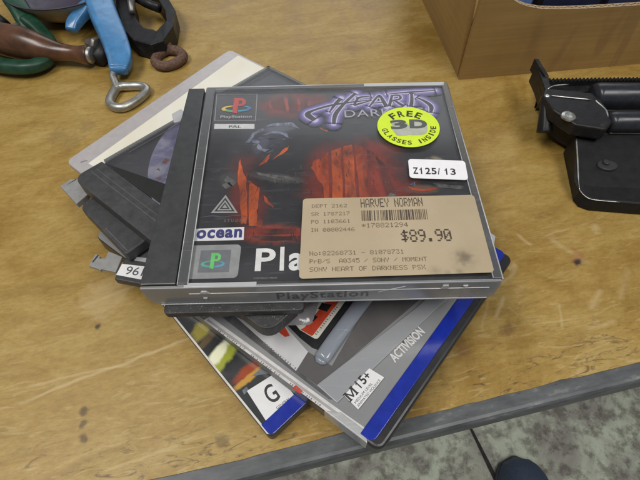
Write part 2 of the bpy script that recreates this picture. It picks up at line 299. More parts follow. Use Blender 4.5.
def thing(name, label, cat, loc, group=None):
    o = bpy.data.objects.new(name, None); COL.objects.link(o); o.location = [c*S for c in loc]; o.empty_display_size = 0.01
    o['label'] = label; o['category'] = cat
    if group: o['group'] = group
    return o
def smooth_path(pts, k=6, closed=False):
    out = []; n = len(pts)
    for i in range(n if closed else n-1):
        p = [pts[(i+j) % n] if closed else pts[min(max(i+j, 0), n-1)] for j in (-1, 0, 1, 2)]
        for a in range(k):
            t = a/k; out.append(tuple(0.5*((2*q1)+(-q0+q2)*t+(2*q0-5*q1+4*q2-q3)*t*t+(-q0+3*q1-3*q2+q3)*t**3) for q0, q1, q2, q3 in zip(*p)))
    if not closed: out.append(tuple(pts[-1]))
    return out
def rrect(x0, y0, x1, y1, r, n=5):
    if not isinstance(r, (list, tuple)): r = [r]*4
    out = []
    for (cx, cy, a0, q) in ((x0, y0, 180, 0), (x1, y0, 270, 1), (x1, y1, 0, 2), (x0, y1, 90, 3)):
        R = r[q]; ox = cx+(R if cx == x0 else -R); oy = cy+(R if cy == y0 else -R)
        if R <= 0: out.append((cx, cy)); continue
        for k in range(n+1):
            a = math.radians(a0+90*k/n); out.append((ox+R*math.cos(a), oy+R*math.sin(a)))
    return out
class Frame:                                             # two directions on a flat case, mm
    def __init__(s, o, ua, va): s.o = o; s.u = (math.cos(math.radians(ua)), math.sin(math.radians(ua))); s.w = (math.cos(math.radians(va)), math.sin(math.radians(va)))
    def __call__(s, a, b): return (s.o[0]+a*s.u[0]+b*s.w[0], s.o[1]+a*s.u[1]+b*s.w[1])
    def poly(s, P): return [s(a, b) for a, b in P]
# ---- lettering
_glyph = {}
def glyphs(txt, bold=0.0, spacing=1.0):
    key = (txt, bold, spacing)
    if key in _glyph: return _glyph[key]
    c = bpy.data.curves.new('lettering', 'FONT'); c.body = txt; c.offset = bold; c.resolution_u = 4; c.space_character = spacing
    o = bpy.data.objects.new('lettering', c); COL.objects.link(o); bpy.context.view_layer.update()
    me = bpy.data.meshes.new_from_object(o.evaluated_get(bpy.context.evaluated_depsgraph_get()))
    V = [(v.co.x, v.co.y) for v in me.vertices]; F = [list(p.vertices) for p in me.polygons]
    bpy.data.objects.remove(o); bpy.data.curves.remove(c); bpy.data.meshes.remove(me)
    xs = [v[0] for v in V]; ys = [v[1] for v in V]; x0, x1, y0, y1 = min(xs), max(xs), min(ys), max(ys)
    V = [((x-x0)/(x1-x0), (y-y0)/(y1-y0)) for x, y in V]; _glyph[key] = (V, F, (x1-x0)/(y1-y0)); return _glyph[key]
def put(mb, V, F, O, U, W, z, mi=0, shear=0.0):          # unit square to O + a U + b W (all x,y) at height z
    vs = [(O[0]+(a+shear*b)*U[0]+b*W[0], O[1]+(a+shear*b)*U[1]+b*W[1], z) for a, b in V]
    fs = []
    for f in F:
        ar = sum(vs[f[i-1]][0]*vs[f[i]][1]-vs[f[i]][0]*vs[f[i-1]][1] for i in range(len(f)))
        fs.append(f if ar > 0 else f[::-1])
    mb.add(vs, fs, mi)
ONE = ([(0.36, 0), (0.66, 0), (0.66, 1), (0.46, 1), (0.36, 0.84), (0.1, 0.72), (0.1, 0.58), (0.36, 0.68)], [[0, 1, 2, 7], [2, 3, 4, 7], [7, 4, 5, 6]])
def code_text(mb, txt, x, y, adv, h, z, ang, bold):       # evenly spaced sans figures, the 1 with its flag
    a = math.radians(ang); ux, uy = math.cos(a), math.sin(a); cx_ = 0.0
    for ch in txt:
        if ch != ' ':
            V, F = ONE if ch == '1' else glyphs(ch, bold)[:2]; wd = {'1': 0.72, '/': 0.42, '+': 0.8}.get(ch, 0.84)*adv; hh = h*(0.62 if ch == '+' else 1.0); dy = h*0.16 if ch == '+' else 0
            put(mb, V, F, (x+cx_*ux-dy*uy, y+cx_*uy+dy*ux), (wd*ux, wd*uy), (-hh*uy, hh*ux), z)
        cx_ += adv*{'/': 0.6, ' ': 0.5}.get(ch, 1.0)
def text(mb, txt, x, y, wd, h, z, ang=0.0, mi=0, bold=0.0, shear=0.0, spacing=1.0):
    V, F, _ = glyphs(txt, bold, spacing); a = math.radians(ang)
    put(mb, V, F, (x, y), (wd*math.cos(a), wd*math.sin(a)), (-h*math.sin(a), h*math.cos(a)), z, mi, shear)
DOT = {'0':'3E5149453E','1':'00427F4000','2':'4261514946','3':'2141454B31','4':'1814127F10','5':'2745454539','6':'3C4A494930','7':'0171090503','8':'3649494936','9':'064949291E',
 'A':'7E1111117E','B':'7F49494936','C':'3E41414122','D':'7F4141221C','E':'7F49494941','F':'7F09090901','H':'7F0808087F','I':'00417F4100','J':'2040413F01','K':'7F08142241','M':'7F020C027F',
 'N':'7F0408107F','O':'3E4141413E','P':'7F09090906','R':'7F09192946','S':'4649494931','T':'01017F0101','V':'1F2040201F','X':'6314081463','Y':'0708700807','Z':'6151494543',
 '$':'242A7F2A12','.':'0060600000',':':'0036360000','/':'2010080402','-':'0808080808','*':'14083E0814','o':'3844444438','r':'7C08040408',' ':'0000000000'}
def dots(mb, txt, x, y, wd, h, z, mi=0, fat=1.0, ang=0.0):   # impact-printer lettering, one small square per pin
    n = len(txt)*6-1; dx = wd/n; dy = h/7; ca, sa = math.cos(math.radians(ang)), math.sin(math.radians(ang))
    for i, ch in enumerate(txt):
        g = DOT[ch]
        for cidx in range(5):
            col = int(g[2*cidx:2*cidx+2], 16); b = 0
            while b < 7:
                if col >> b & 1:
                    e = b
                    while e < 6 and col >> (e+1) & 1: e += 1
                    px = (i*6+cidx)*dx; hw = dx*0.5*fat
                    q = [(px-hw*0.1, h-(e+1)*dy+dy*0.08), (px+hw*1.9, h-(e+1)*dy+dy*0.08), (px+hw*1.9, h-b*dy-dy*0.08), (px-hw*0.1, h-b*dy-dy*0.08)]
                    mb.sheet([(x+a*ca-bb*sa, y+a*sa+bb*ca) for a, bb in q], z, mi); b = e
                b += 1
def stroke(mb, pts, ws, z, mi=0, grow=0.0):              # brush stroke of changing width, flat
    P = smooth_path([(*p, w_) for p, w_ in zip(pts, ws)], 8); L = []; R = []
    for i, (x, y, wd) in enumerate(P):
        a = P[max(i-1, 0)]; b = P[min(i+1, len(P)-1)]; dx, dy = b[0]-a[0], b[1]-a[1]; l = math.hypot(dx, dy) or 1
        hw = max(wd, 0.05)/2+grow; L.append((x-dy/l*hw, y+dx/l*hw, z)); R.append((x+dy/l*hw, y-dx/l*hw, z))
    n = len(P); mb.add(R+L, [[i, i+1, n+i+1, n+i] for i in range(n-1)], mi)
    if grow:
        for (x, y, wd) in (P[0], P[-1]):
            hw = wd/2+grow; mb.sheet([(x+hw*math.cos(k*math.pi/8), y+hw*math.sin(k*math.pi/8)) for k in range(16)], z, mi)

# ================================================================== setting
fl = MB(); fl.sheet([(-2500, -1500), (3000, -1500), (3000, 2500), (-2500, 2500)], -850); fl.build('floor', floor_mat(), None, kind='structure')
jn = MB(); jn.sheet([(384, 168), (388, 169), (425, 58), (460, -60), (450, -62), (416, 56)], -848.5); jn.build('floor_joint', plain('joint_dark', (0.03, 0.028, 0.026), 0.9), None, kind='structure')  # dark line of the crack joint in the concrete

bench = thing('workbench', 'worn varnished wooden workbench with grey metal edging, everything rests on it', 'workbench', (BO.x, BO.y, 0))
bench.rotation_euler = (0, 0, BA)
def bench_part(mb, name, mat, parent=bench, bevel=0.0):
    me_o = MB(); me_o.v = mb.v; me_o.f = mb.f; me_o.mi = mb.mi; me_o.sm = mb.sm
    me = bpy.data.meshes.new(name); me.from_pydata([Vector(v)*S for v in mb.v], [], mb.f); me.materials.append(mat)
    me.polygons.foreach_set('use_smooth', mb.sm); me.update()
    o = bpy.data.objects.new(name, me); COL.objects.link(o); o.parent = parent
    if bevel:
        b = o.modifiers.new('bevel', 'BEVEL'); b.width = bevel*S; b.segments = 3; b.limit_method = 'ANGLE'
    return o
tb = MB()
edge = [(-900, 0)]
x = -260
while x < 420:                                            # chipped front edge of the board
    edge.append((x, random.choice((0, 0.1, 0.2, 0.3, 0.9))+random.random()*0.25)); x += random.uniform(5, 22)
edge += [(1200, 0), (1200, 800), (-900, 800)]
tb.prism(edge, -17, 0); bench_part(tb, 'board', wood_mat())
st = MB()
prof = [(3.0, -0.9), (-5.6, -0.9), (-6.9, -1.3), (-7.8, -2.2), (-8.2, -3.5), (-8.2, -14.0), (-6.4, -14.0), (-6.4, -4), (3, -4)]   # y, z section of the edging
n = len(prof); NX = 90; vs = []
for i in range(NX+1):
    xx = -900+2100*i/NX; vs += [(xx, a+(0.05*math.sin(i*1.7)+0.05*math.sin(i*0.63)), b) for a, b in prof]
st.add(vs, [[i*n+k, i*n+(k+1) % n, (i+1)*n+(k+1) % n, (i+1)*n+k] for i in range(NX) for k in range(n)], 0, False)
m, nt, b = new_mat('grey_painted_metal'); v = obj_vec(nt, (1, 3, 3)); nn = noise(nt, v, 60, 6, 0.65)
r = ramp(nt, [(0.3, (0.045, 0.05, 0.056)), (0.6, (0.10, 0.107, 0.115)), (0.72, (0.21, 0.21, 0.205))]); nt.links.new(nn.outputs['Fac'], r.inputs[0])
n2 = noise(nt, v, 190, 4); r2 = ramp(nt, [(0.68, (0,)*3), (0.74, (0.8,)*3)]); nt.links.new(n2.outputs['Fac'], r2.inputs[0])
nt.links.new(mixc(nt, r2.outputs[0], r.outputs[0], (0.035, 0.028, 0.024)), b.inputs['Base Color']); b.inputs['Roughness'].default_value = 0.42
bench_part(st, 'metal_edging', m)
for (lx, ly) in ((-820, 40), (1080, 40), (-820, 720), (1080, 720)):
    lg = MB(); lg.box(lx, ly, -850, lx+60, ly+60, -17.2); bench_part(lg, 'leg', plain('leg_paint', (0.11, 0.115, 0.12), 0.5), bevel=2)

# ------------------------------------------------------------------ shoe on the floor
sh = thing('shoe', 'blue grey rounded shoe toe on the concrete floor below the bench edge', 'shoe', (470, -40, -850))
NS = 26; NR = 20; vs = []; fs = []
for i in range(NS):
    t = i/(NS-1); y = 76-t*250; wd = 50*math.sqrt(max(0.0, 1-(1-min(t/0.28, 1))**2))*(1.0-0.12*max(0, (t-0.4)))+0.5
    hh = 58*math.sqrt(max(0.0, 1-(1-min(t/0.2, 1))**2))+t*34+1
    for k in range(NR):
        a = math.pi*k/(NR-1); ca, sa = math.cos(a), math.sin(a)
        vs.append((472+wd*math.copysign(abs(ca)**0.8, ca), y, -838+hh*sa**0.8))
for i in range(NS-1):
    for k in range(NR-1): fs.append([i*NR+k, (i+1)*NR+k, (i+1)*NR+k+1, i*NR+k+1])
up = MB(); up.add(vs, fs, 0, True); up.build('shoe_upper', plain('blue_shoe_leather', (0.045, 0.066, 0.115), 0.6, var=0.2, bmp=0.3), sh)
so = MB(); so.prism([(472+(50*math.sqrt(max(0, 1-(1-min(t/0.28, 1))**2))+3)*sd, 79-t*255) for sd, ts in ((1, range(0, 21)), (-1, range(20, -1, -1))) for t in [q/20 for q in ts]], -850, -836)
so.build('sole', plain('shoe_rubber', (0.05, 0.05, 0.055), 0.8), sh, bevel=2)

# ================================================================== the stack, from the bench upwards
# --- bottom: case with the G rating
g_case = thing('game_case', 'black case with G rating sticker and blue strip, lowest in the stack', 'game case', (48, -45.5, 0), 'game cases in the stack')
G = Frame((48, -45.5), 42, 131.7)
q = MB(); q.prism(G.poly(rrect(0, 0, 125, 141, 2.5)), 0, 7.9); q.build('case_body', BLACK, g_case, bevel=0.8)
q = MB(); q.sheet(G.poly([(0.9, 0.6), (124, 0.6), (124, 140), (0.9, 140)]), 7.96); ins = q.build('cover_insert', picture_mat('dark_cover_print', (0.022, 0.024, 0.026), [(12, 4.5, 8, 4.5, 52, (0.30, 0.25, 0.04), 0.9, 120), (16, 0, 9, 2.0, 55, (0.11, 0.075, 0.035), 0.9, 120), (25.5, -8, 12.5, 3.6, 58, (0.34, 0.38, 0.04), 0.95, 90),
    (22.0, -7, 11.5, 3.0, 58, (0.80, 0.80, 0.58), 1.0, 110), (37, -13.5, 10, 7, 40, (0.035, 0.037, 0.042), 0.95, 60), (36.5, -16.5, 9.5, 3.4, 36, (0.34, 0.06, 0.018), 0.95, 110), (36.5, -20.0, 8.0, 1.7, 42, (0.55, 0.30, 0.05), 0.95, 130)], (48, -45.5), 0.3, 0.5, 0.7), g_case)
q = MB(); q.sheet(G.poly([(0.1, 2.2), (1.0, 1.6), (1.0, 140), (0.1, 140)]), 8.02); q.build('sleeve_edge', plain('sleeve_white', (0.62, 0.60, 0.57), 0.3), g_case)
art = MB(); Z = 8.02
ART = [(0, [(4.6, 6.5), (11.2, 9.9), (18.1, 6.0), (11.9, -3.4), (8.6, 0.8)]), (1, [(12.3, -3.4), (17.7, 5.5), (20.8, 3.8), (17.0, -8.4)]), (0, [(17.2, -9.0), (18.4, 1.0), (20.2, 2.0), (19.6, -11.5)]),
       (2, [(18.8, -10.6), (19.4, -0.8), (24.4, 2.2), (27.6, -1.0), (23.2, -15.2)]), (3, [(23.3, -15.2), (27.6, 0.6), (29.4, -2.0), (25.0, -17.0)]),
       (4, [(26.7, -19.8), (30.8, -15.6), (36, -12.6), (40.7, -9.7), (43.6, -10.8), (39, -15.2), (35.7, -17.7), (29.7, -23.1)]), (5, [(29.7, -23.3), (35.7, -18.1), (42.7, -11.9), (38.5, -18.6), (35.1, -22.7), (32.6, -25.0)]),
       (6, [(38.2, -18.9), (45.6, -12.7), (51.3, -17.1), (49.2, -17.3)]), (6, [(34.5, -25.2), (36.4, -23.5), (37.5, -25.0), (35.6, -27.2)])]
ART = [a for a in ART if a[0] == 6]
for mi, P in ART: art.sheet(P, Z+0.02*mi, mi)
art.build('cover_artwork', [print_mat('art_yellow', (0.42, 0.36, 0.05), 0.5, 150, coat=0.4), print_mat('art_brown', (0.16, 0.11, 0.05), 0.4, 150, coat=0.4), print_mat('art_pale', (0.68, 0.70, 0.52), 0.3, 120, coat=0.4),
          print_mat('art_lime', (0.36, 0.42, 0.06), 0.4, 150, coat=0.4), print_mat('art_rust', (0.26, 0.055, 0.02), 0.5, 150, coat=0.4), print_mat('art_amber', (0.48, 0.25, 0.04), 0.4, 150, coat=0.4), print_mat('art_slate', (0.14, 0.16, 0.18), 0.3, coat=0.4)], ins)
q = MB(); q.prism(G.poly(rrect(0.6, 0.2, 124, 6.8, [2.5, 2, 0.3, 0.3])), 7.6, 8.35); q.build('blue_strip', plain('blue_strip_plastic', (0.010, 0.026, 0.30), 0.22, coat=0.5, var=0.15), g_case, bevel=0.35)
gs = MB(); gq = [(36.7, -25.5), (49.5, -17.5), (59.8, -29.9), (46.9, -39.8)]; gs.sheet(gq, 8.2); gso = gs.build('rating_sticker', STICK, g_case)
gt = MB(); gf = Frame((46.9, -39.8), 37.5, 126)
V, F, _ = glyphs('G', 0.012); put(gt, V, F, gf(5.6, 5.4), [c*5.2 for c in gf.u], [c*8.6 for c in gf.w], 8.28)
text(gt, 'GENERAL', *gf(6.6, 2.4), 7.2, 1.15, 8.28, 37.5); gt.build('lettering', INK, gso)

# --- silver case with the M 15+ rating
m_case = thing('game_case', 'silver grey case with M15+ rating sticker and blue strip, overhanging the bench edge', 'game case', (89.5, -51.5, 8), 'game cases in the stack')
M = Frame((89.5, -51.5), 49.5, 142.5)
q = MB(); q.prism(M.poly(rrect(0, -4.4, 117.5, 175, 4)), 8, 19.7); q.build('case_body', plain('black_case_plastic', (0.022, 0.022, 0.025), 0.33, var=0.2, dust=0.05), m_case, bevel=1.6, seg=3)
q = MB(); q.prism(M.poly(rrect(0.4, 0.4, 117.1, 174, 3.5)), 19.0, 19.9)
ins = q.build('cover_insert', [print_mat('silver_cover_print', (0.235, 0.24, 0.25), 0.06, 40, 0.25, 0.5)], m_case)
q = MB(); q.prism(M.poly(rrect(1.1, -0.2, 117.0, 6.0, [3.0, 3.2, 0.4, 0.4])), 18.5, 20.6); q.build('blue_strip', plain('blue_strip_plastic', (0.010, 0.026, 0.30), 0.22), m_case, bevel=1.1, seg=4)
q = MB(); ZM = 20.0
q.sheet([(80, -39.3), (88.0, -45.0), (86.6, -49.0), (16, 4.0), (18.7, 6.0)], ZM, 0)                      # white line of the outer fold
q.sheet([(79.4, -40.4), (86.4, -45.4), (85.6, -46.4), (17.4, 3.9), (18.2, 4.6)], ZM+0.05, 1)
q.sheet([(24.4, 5.5), (30.0, 5.9), (60.0, -20.3), (68.5, -27.6), (76.0, -33.4), (73.5, -33.3)], ZM, 2)  # grey band with small print
q.sheet([(31.0, 5.4), (46.3, -1.5), (54.1, 0.3), (64.7, -12.4), (59.4, -20.9)], ZM+0.03, 3)
q.sheet([(50.0, -1.6), (54.1, -0.2), (56.5, -4.7), (54.2, -5.1)], ZM+0.08, 4)
q.sheet([(57.8, -28.2), (61.3, -30.8), (62.5, -29.6), (59.5, -27.0)], ZM+0.1, 4)
q.sheet([(59.9, -20.5), (68.9, -27.6), (125, 18), (105, 40), (91.6, 8.5), (75.1, -19.0), (64.7, -12.4)], ZM+0.02, 5)
q.sheet([(51.5, 7.4), (51.6, 4.4), (61.1, -5.8), (66.6, -10.6), (69.0, -11.6), (70.6, -11.0), (90, 18), (70, 40), (40, 25)], ZM+0.06, 6)
q.sheet([(56.3, 4.2), (61.0, -1.9), (67.6, -6.2), (68.9, -6.3), (69.6, -5.7), (86, 17), (66, 22)], ZM+0.12, 7)
q.sheet([(61.2, -1.7), (62.9, -0.9), (72.8, 11.6), (82, 22), (84, 18), (79.0, 11.5), (67.0, -4.6), (66.2, -4.9)], ZM+0.16, 4)
q.sheet([(63.8, 4.1), (67.0, 2.0), (69.4, 4.4), (66.1, 6.6)], ZM+0.2, 6); q.sheet([(69.4, 8.6), (73.6, 6.9), (76.1, 10.5), (71.4, 11.7)], ZM+0.2, 6)
q.sheet([(102.4, -13.6), (105, -12.6), (118.7, 3.2), (126.0, 8.0), (123, 8.5), (117, 3.4)], ZM+0.05, 8)
q.build('cover_artwork', [plain('fold_white', (0.58, 0.57, 0.57), 0.35), plain('fold_grey', (0.33, 0.32, 0.33), 0.4), print_mat('band_grey', (0.10, 0.10, 0.105), 0.4, 120, 0.3, 0.3), print_mat('panel_white', (0.52, 0.52, 0.54), 0.06, 60, 0.25, 0.5),
          print_mat('art_red', (0.50, 0.055, 0.025), 0.25, 90, 0.3, 0.4), print_mat('smoke_grey', (0.105, 0.10, 0.102), 0.14, 40, 0.22, 0.5), print_mat('frame_black', (0.02, 0.02, 0.022), 0.3, 60, 0.25, 0.5), plain('card_cream', (0.55, 0.53, 0.47), 0.4), print_mat('art_umber', (0.13, 0.105, 0.095), 0.5, 200, 0.3, 0.4)], ins)
lt = MB()                                                                                             # tiny printed lines
for k, (a, bq) in enumerate((((20.4, 2.0), 143.5), ((36.5, -10.2), 143.5), ((54, -23.2), 143.2))):
    text(lt, ['PRINTED WARNING', 'MADE IN AUSTRIA', 'ALL RIGHTS'][0] and 'i:l.lil:ii.l:li', a[0]+16, a[1]-12.2, 16, 0.8, ZM+0.14, 143.4+180-360 if False else -36.6+180)
text(lt, 'i.lil:il.li:ll', 59.6, -19.6, 19, 1.0, ZM+0.14, 140)
text(lt, 'ACTIVISION', 102.8, -18.3, 20.6, 4.3, ZM+0.14, 41.6, 1, 0.03)
text(lt, 'll:lilil.lilll', 68.6, -4.6, 17, 1.0, ZM+0.24, 53, 0)
lt.build('lettering', [plain('grey_print', (0.16, 0.15, 0.15), 0.5), plain('white_print', (0.62, 0.62, 0.63), 0.4)], ins)
q = MB(); q.prism([(68.3, -27.3), (116.0, 8.2), (150, 38), (158, 32), (127.1, 8.7), (76.7, -35.0)], 19.95, 20.75); q.build('pale_plastic_ridge', clear('pale_ridge_plastic', (0.8, 0.8, 0.82), (0.34, 0.35, 0.375), 0.82, 0.2, 0.1), m_case, bevel=0.5)
rod = [(70.6, -16.2), (78, -5.6), (93, 14.5), (110, 36)]
q = MB(); q.tube([(a, bb, 20.9) for a, bb in smooth_path(rod, 4)], [3.4]+[3.7]*12, 16, flat=0.5)
q.tube([(69.2, -18.0, 20.9), (69.8, -17.2, 20.9), (70.6, -16.2, 20.9)], [1.2, 2.6, 3.4], 16, flat=0.5)
q.build('clear_plastic_clip', clear('clip_plastic', (0.8, 0.83, 0.9), (0.30, 0.33, 0.39), 0.7, 0.12, 0.15), m_case)
q = MB(); random.seed(3)
NL = 12; vs = []
for i in range(NL):
    for j in range(NL):
        a, bb = i/(NL-1), j/(NL-1); xx = 55.6+a*13+bb*4-2; yy = 0.5+bb*12+a*2-2.0*(1-bb)*a
        e = math.sin(math.pi*a)*math.sin(math.pi*min(1, bb*1.2)); vs.append((xx, yy, 20.15+max(0, e)*(1.6+random.random()*1.3)))
q.add(vs, [[i*NL+j, (i+1)*NL+j, (i+1)*NL+j+1, i*NL+j+1] for i in range(NL-1) for j in range(NL-1)], 0, True)
q.build('crumpled_clear_film', clear('film_plastic', (0.75, 0.75, 0.78), (0.38, 0.37, 0.40), 0.6, 0.15, 0.3), m_case)
ms = MB(); sq = [(79.8, -32.0), (91.2, -20.7), (97.3, -24.8), (85.3, -37.8)]; ms.prism(sq, 20.3, 20.86); 
mso = ms.build('rating_sticker', STICK, m_case)
mt = MB(); mf = Frame((85.3, -37.8), 46.0, 137); U = (12.0*0.93, 13.0*0.93); 
mt.sheet(Frame((82.5, -34.5), 45.5, 135.5).poly([(0, 0), (0.85, 0), (0.85, 2.9), (2.1, 0.3), (2.6, 0.3), (3.85, 2.9), (3.85, 0), (4.7, 0), (4.7, 4.1), (3.8, 4.1), (2.35, 1.3), (0.9, 4.1), (0, 4.1)]), 20.93); code_text(mt, '15+', 86.7, -29.8, 2.7, 4.0, 20.93, 45.5, 0.025)

mfr = Frame((82.4, -34.6), 45.5, 135.5)
for a0 in (-0.35, 3.55): mt.sheet(mfr.poly([(a0, -0.1), (a0+1.55, -0.1), (a0+1.55, 0.42), (a0, 0.42)]), 20.96); mt.sheet(mfr.poly([(a0, 3.75), (a0+1.55, 3.75), (a0+1.55, 4.2), (a0, 4.2)]), 20.96)
text(mt, 'MEDIUM LEVEL', 84.5, -35.6, 11.2, 1.05, 20.93, 46.4); text(mt, 'ANIMATED VIOLENCE', 85.5, -36.9, 14.8, 1.05, 20.93, 46.4); mt.build('lettering', INK, mso)
q = MB(); q.prism([M(-0.2, 1.5), M(3.4, 4.5), M(3.4, 17), M(-0.2, 23)], 9.5, 20.35); q.build('clear_corner', EDGE2, m_case, bevel=0.5)
q = MB(); q.prism([(147.5, 58.5), (156.5, 54.2), (162.4, 47.6), (160.4, 42.0), (155, 38.5), (143, 50)], 19.95, 21.2); q.build('clear_catch', clear('catch_plastic', (0.85, 0.85, 0.87), (0.62, 0.62, 0.65), 0.75, 0.2, 0.1), m_case, bevel=0.4)

# --- frosted case, large, upper left
l_case = thing('disc_case', 'large frosted grey case with white paper inside, at the upper left of the stack', 'disc case', (-78, 106, 20), 'game cases in the stack')
Lf = Frame((-78, 106), 52.4, -40.0)
q = MB(); q.prism(Lf.poly(rrect(0, 0, 141, 152, [4, 4, 2, 2])), 20.1, 24.6); q.build('case_shell', LAV, l_case, bevel=0.9, seg=3)
q = MB(); q.sheet([(-63.7, 103.6), (14.9, 209.1), (49.5, 180.7), (66, 150), (0, 60)], 24.68); q.build('paper_insert', PAPER2, l_case)
q = MB(); q.tube([(-68.5, 104.5, 24.7), (-66.5, 105.8, 24.8), (-65.0, 105.7, 24.7)], [0.3, 0.5, 0.3], 8); q.build('moulded_notch', GREY, l_case)
q = MB(); q.prism([(-75.5, 87.0), (-71.0, 92.2), (-64, 92), (-56, 84), (-58.6, 78.6), (-62.2, 73.4)], 20.3, 24.0); tb_ = q.build('hinge_tab', plain('grey_tab_plastic', (0.25, 0.25, 0.25), 0.35), l_case, bevel=0.4)
q = MB(); q.prism([(-71.6, 87.8), (-71.0, 88.2), (-67.4, 91.4), (-67.7, 91.9)], 23.9, 24.1); q.build('notch_slot', INK, tb_)

# --- small black case with the 96 label
f_case = thing('slim_case', 'small black case with white label reading 96, left of the stack', 'case', (-29, 25.5, 20), 'small cases under the stack')
Ff = Frame((-29.2, 24.8), -13, 77)
q = MB(); q.prism(Ff.poly([(0, 0), (33, 0), (33, 12.5), (0, 12.5)]), 20.15, 24.6); q.build('case_body', BLACK, f_case, bevel=0.5)
q = MB(); q.prism([(-44.2, 33.0), (-42.6, 40.2), (-39.8, 38.6), (-39.9, 37.4), (-37.0, 37.2), (-36.4, 41.6), (-28.5, 38.0), (-29.6, 29.0), (-37.2, 31.0), (-37.6, 30.2), (-39, 31.2)], 22.0, 24.0)
q.build('clear_tab', plain('grey_tab_plastic', (0.25, 0.25, 0.25), 0.35), f_case, bevel=0.3)
q = MB(); q.prism([(-43.0, 35.0), (-42.3, 35.0), (-40.6, 39.0), (-41.3, 39.3)], 23.9, 24.15); q.build('tab_slot', INK, f_case)
q = MB(); q.prism([(-28.6, 27.0), (-27.2, 33.2), (-6, 30.0), (-8, 22.2)], 24.62, 24.8); fs_ = q.build('number_label', STICK, f_case)
q = MB(); text(q, '96', -24.6, 27.2, 6.6, 4.6, 24.9, -9, 0, 0.0); text(q, 'I', -16.6, 25.9, 0.6, 4.6, 24.9, -9); q.build('lettering', plain('grey_ink', (0.07, 0.07, 0.07), 0.5), fs_)
q = MB(); q.prism([(-21.5, 35.0), (-20.6, 37.0), (-4, 34.2), (-4.6, 31.6)], 24.62, 25.0); q.build('clear_strip', plain('pale_strip_plastic', (0.36, 0.36, 0.37), 0.3), f_case)

# --- black case just left of the stack
c_case = thing('jewel_case', 'plain black disc case poking out below the case with the purple disc', 'disc case', (-55, 65, 25), 'game cases in the stack')
Cf = Frame((-55.2, 65.4), -44.5, 46)
q = MB(); q.prism(Cf.poly(rrect(0, 0, 45, 100, [5, 1, 1, 5])), 24.9, 32.0); q.build('case_body', HINGE, c_case, bevel=1.0, seg=3)
q = MB(); q.prism(Cf.poly([(24, 1.6), (44, 1.6), (44, 2.3), (24, 2.3)]), 31.8, 32.15); q.build('moulded_ridge', plain('rubbed_plastic', (0.085, 0.085, 0.088), 0.4), c_case)

# --- black jewel case with a purple disc
b_case = thing('jewel_case', 'black disc case with a purple disc showing, rotated under the top case', 'disc case', (-57.7, 77.3, 32), 'game cases in the stack')
B = Frame((-57.7, 77.3), -40.0, 44.0)
q = MB(); q.prism(B.poly(rrect(0, 16, 139, 136.6, [1, 5, 5, 5])), 32.05, 38.6); q.build('back_tray', SPECK, b_case, bevel=0.8)
q = MB(); q.prism(B.poly(rrect(104, 0, 139, 17.0, [0.5, 6, 0.5, 0.5])), 32.05, 40.3); q.build('end_block', SPECK, b_case, bevel=0.5)
q = MB(); q.prism(B.poly(rrect(0, 0, 103.8, 17.0, [6, 0.5, 0.5, 0.5])), 32.05, 40.4); hb = q.build('hinge_spine', HINGE, b_case, bevel=1.8, seg=3)
q = MB(); q.prism(B.poly([(3, 8.6), (60, 8.6), (60, 9.1), (3, 9.1)]), 40.2, 40.5); q.prism(B.poly([(3, 11.5), (60, 11.5), (60, 11.9), (3, 11.9)]), 40.2, 40.5); q.build('moulded_ridge', plain('rubbed_plastic', (0.085, 0.085, 0.088), 0.4), hb)
q = MB(); q.sheet(B.poly([(6, 19), (136, 19), (136, 133), (6, 133)]), 38.7); q.build('tray_insert', plain('tray_grey', (0.060, 0.060, 0.066), 0.3, var=0.15, scale=30), b_case)
q = MB(); q.prism([(41+61*math.cos(k*math.pi/36), 90+61*math.sin(k*math.pi/36)) for k in range(72)], 38.8, 39.3); dso = q.build('disc', disc_mat(), b_case)
q = MB(); q.sheet([(-13.5, 88), (-11.5, 91.5), (-9.5, 90), (-11, 87)], 39.36); q.sheet([(-15.5, 83), (-14, 84), (-13, 82)], 39.36); q.sheet([(-14.4, 76.5), (-12, 78), (-11.5, 75.2)], 39.36); q.build('disc_print', print_mat('disc_rust', (0.28, 0.10, 0.05), 0.4, 150), dso)
q = MB(); q.sheet(B.poly([(4.5, 17.4), (6.2, 17.4), (56, 17.4), (56, 33), (48, 30)]), 40.78); q.build('hinge_gap', plain('gap_black', (0.006, 0.006, 0.006), 0.6), b_case)
q = MB(); q.prism(B.poly(rrect(1.0, 17.2, 138, 135.5, [0.5, 4, 4, 4])), 40.0, 40.7); q.build('clear_lid', clear('smoky_lid_plastic', (0.86, 0.86, 0.88), (0.22, 0.22, 0.24), 0.10, 0.1, 0.12), b_case, bevel=0.3)
q = MB(); q.prism(B.poly([(0.2, 18), (2.4, 18), (2.4, 136), (0.2, 136)]), 38.5, 40.9); q.prism(B.poly([(5.0, 30), (5.8, 30), (5.8, 74), (5.0, 74)]), 40.6, 41.05); q.prism(B.poly([(0.2, 133.8), (138, 133.8), (138, 136), (0.2, 136)]), 38.5, 40.9)
q.build('lid_rim', EDGE, b_case, bevel=0.3)
q = MB(); q.prism([(-14.0, 126.0), (-9.4, 130.4), (-6.0, 127), (-8.0, 119.4), (-11.6, 118.4)], 39, 41.0); q.build('lid_clip', EDGE2, b_case, bevel=0.3)

# --- slim dusty case under the top case
d_case = thing('slim_case', 'slim dusty black case directly beneath the top game case', 'case', (2, -3, 41), 'small cases under the stack')
Df = Frame((6.0, -4.4), 0.3, 91)
q = MB(); q.prism(Df.poly(rrect(0, 0, 58, 118, 2)), 41.1, 44.9); q.build('case_body', SPECK, d_case, bevel=0.6)
q = MB(); q.prism([(-17.6, 39.2), (-9.6, 38.8), (-3, 36), (-3, 31), (-9.2, 31.0), (-17.0, 32.2)], 41.1, 42.6)

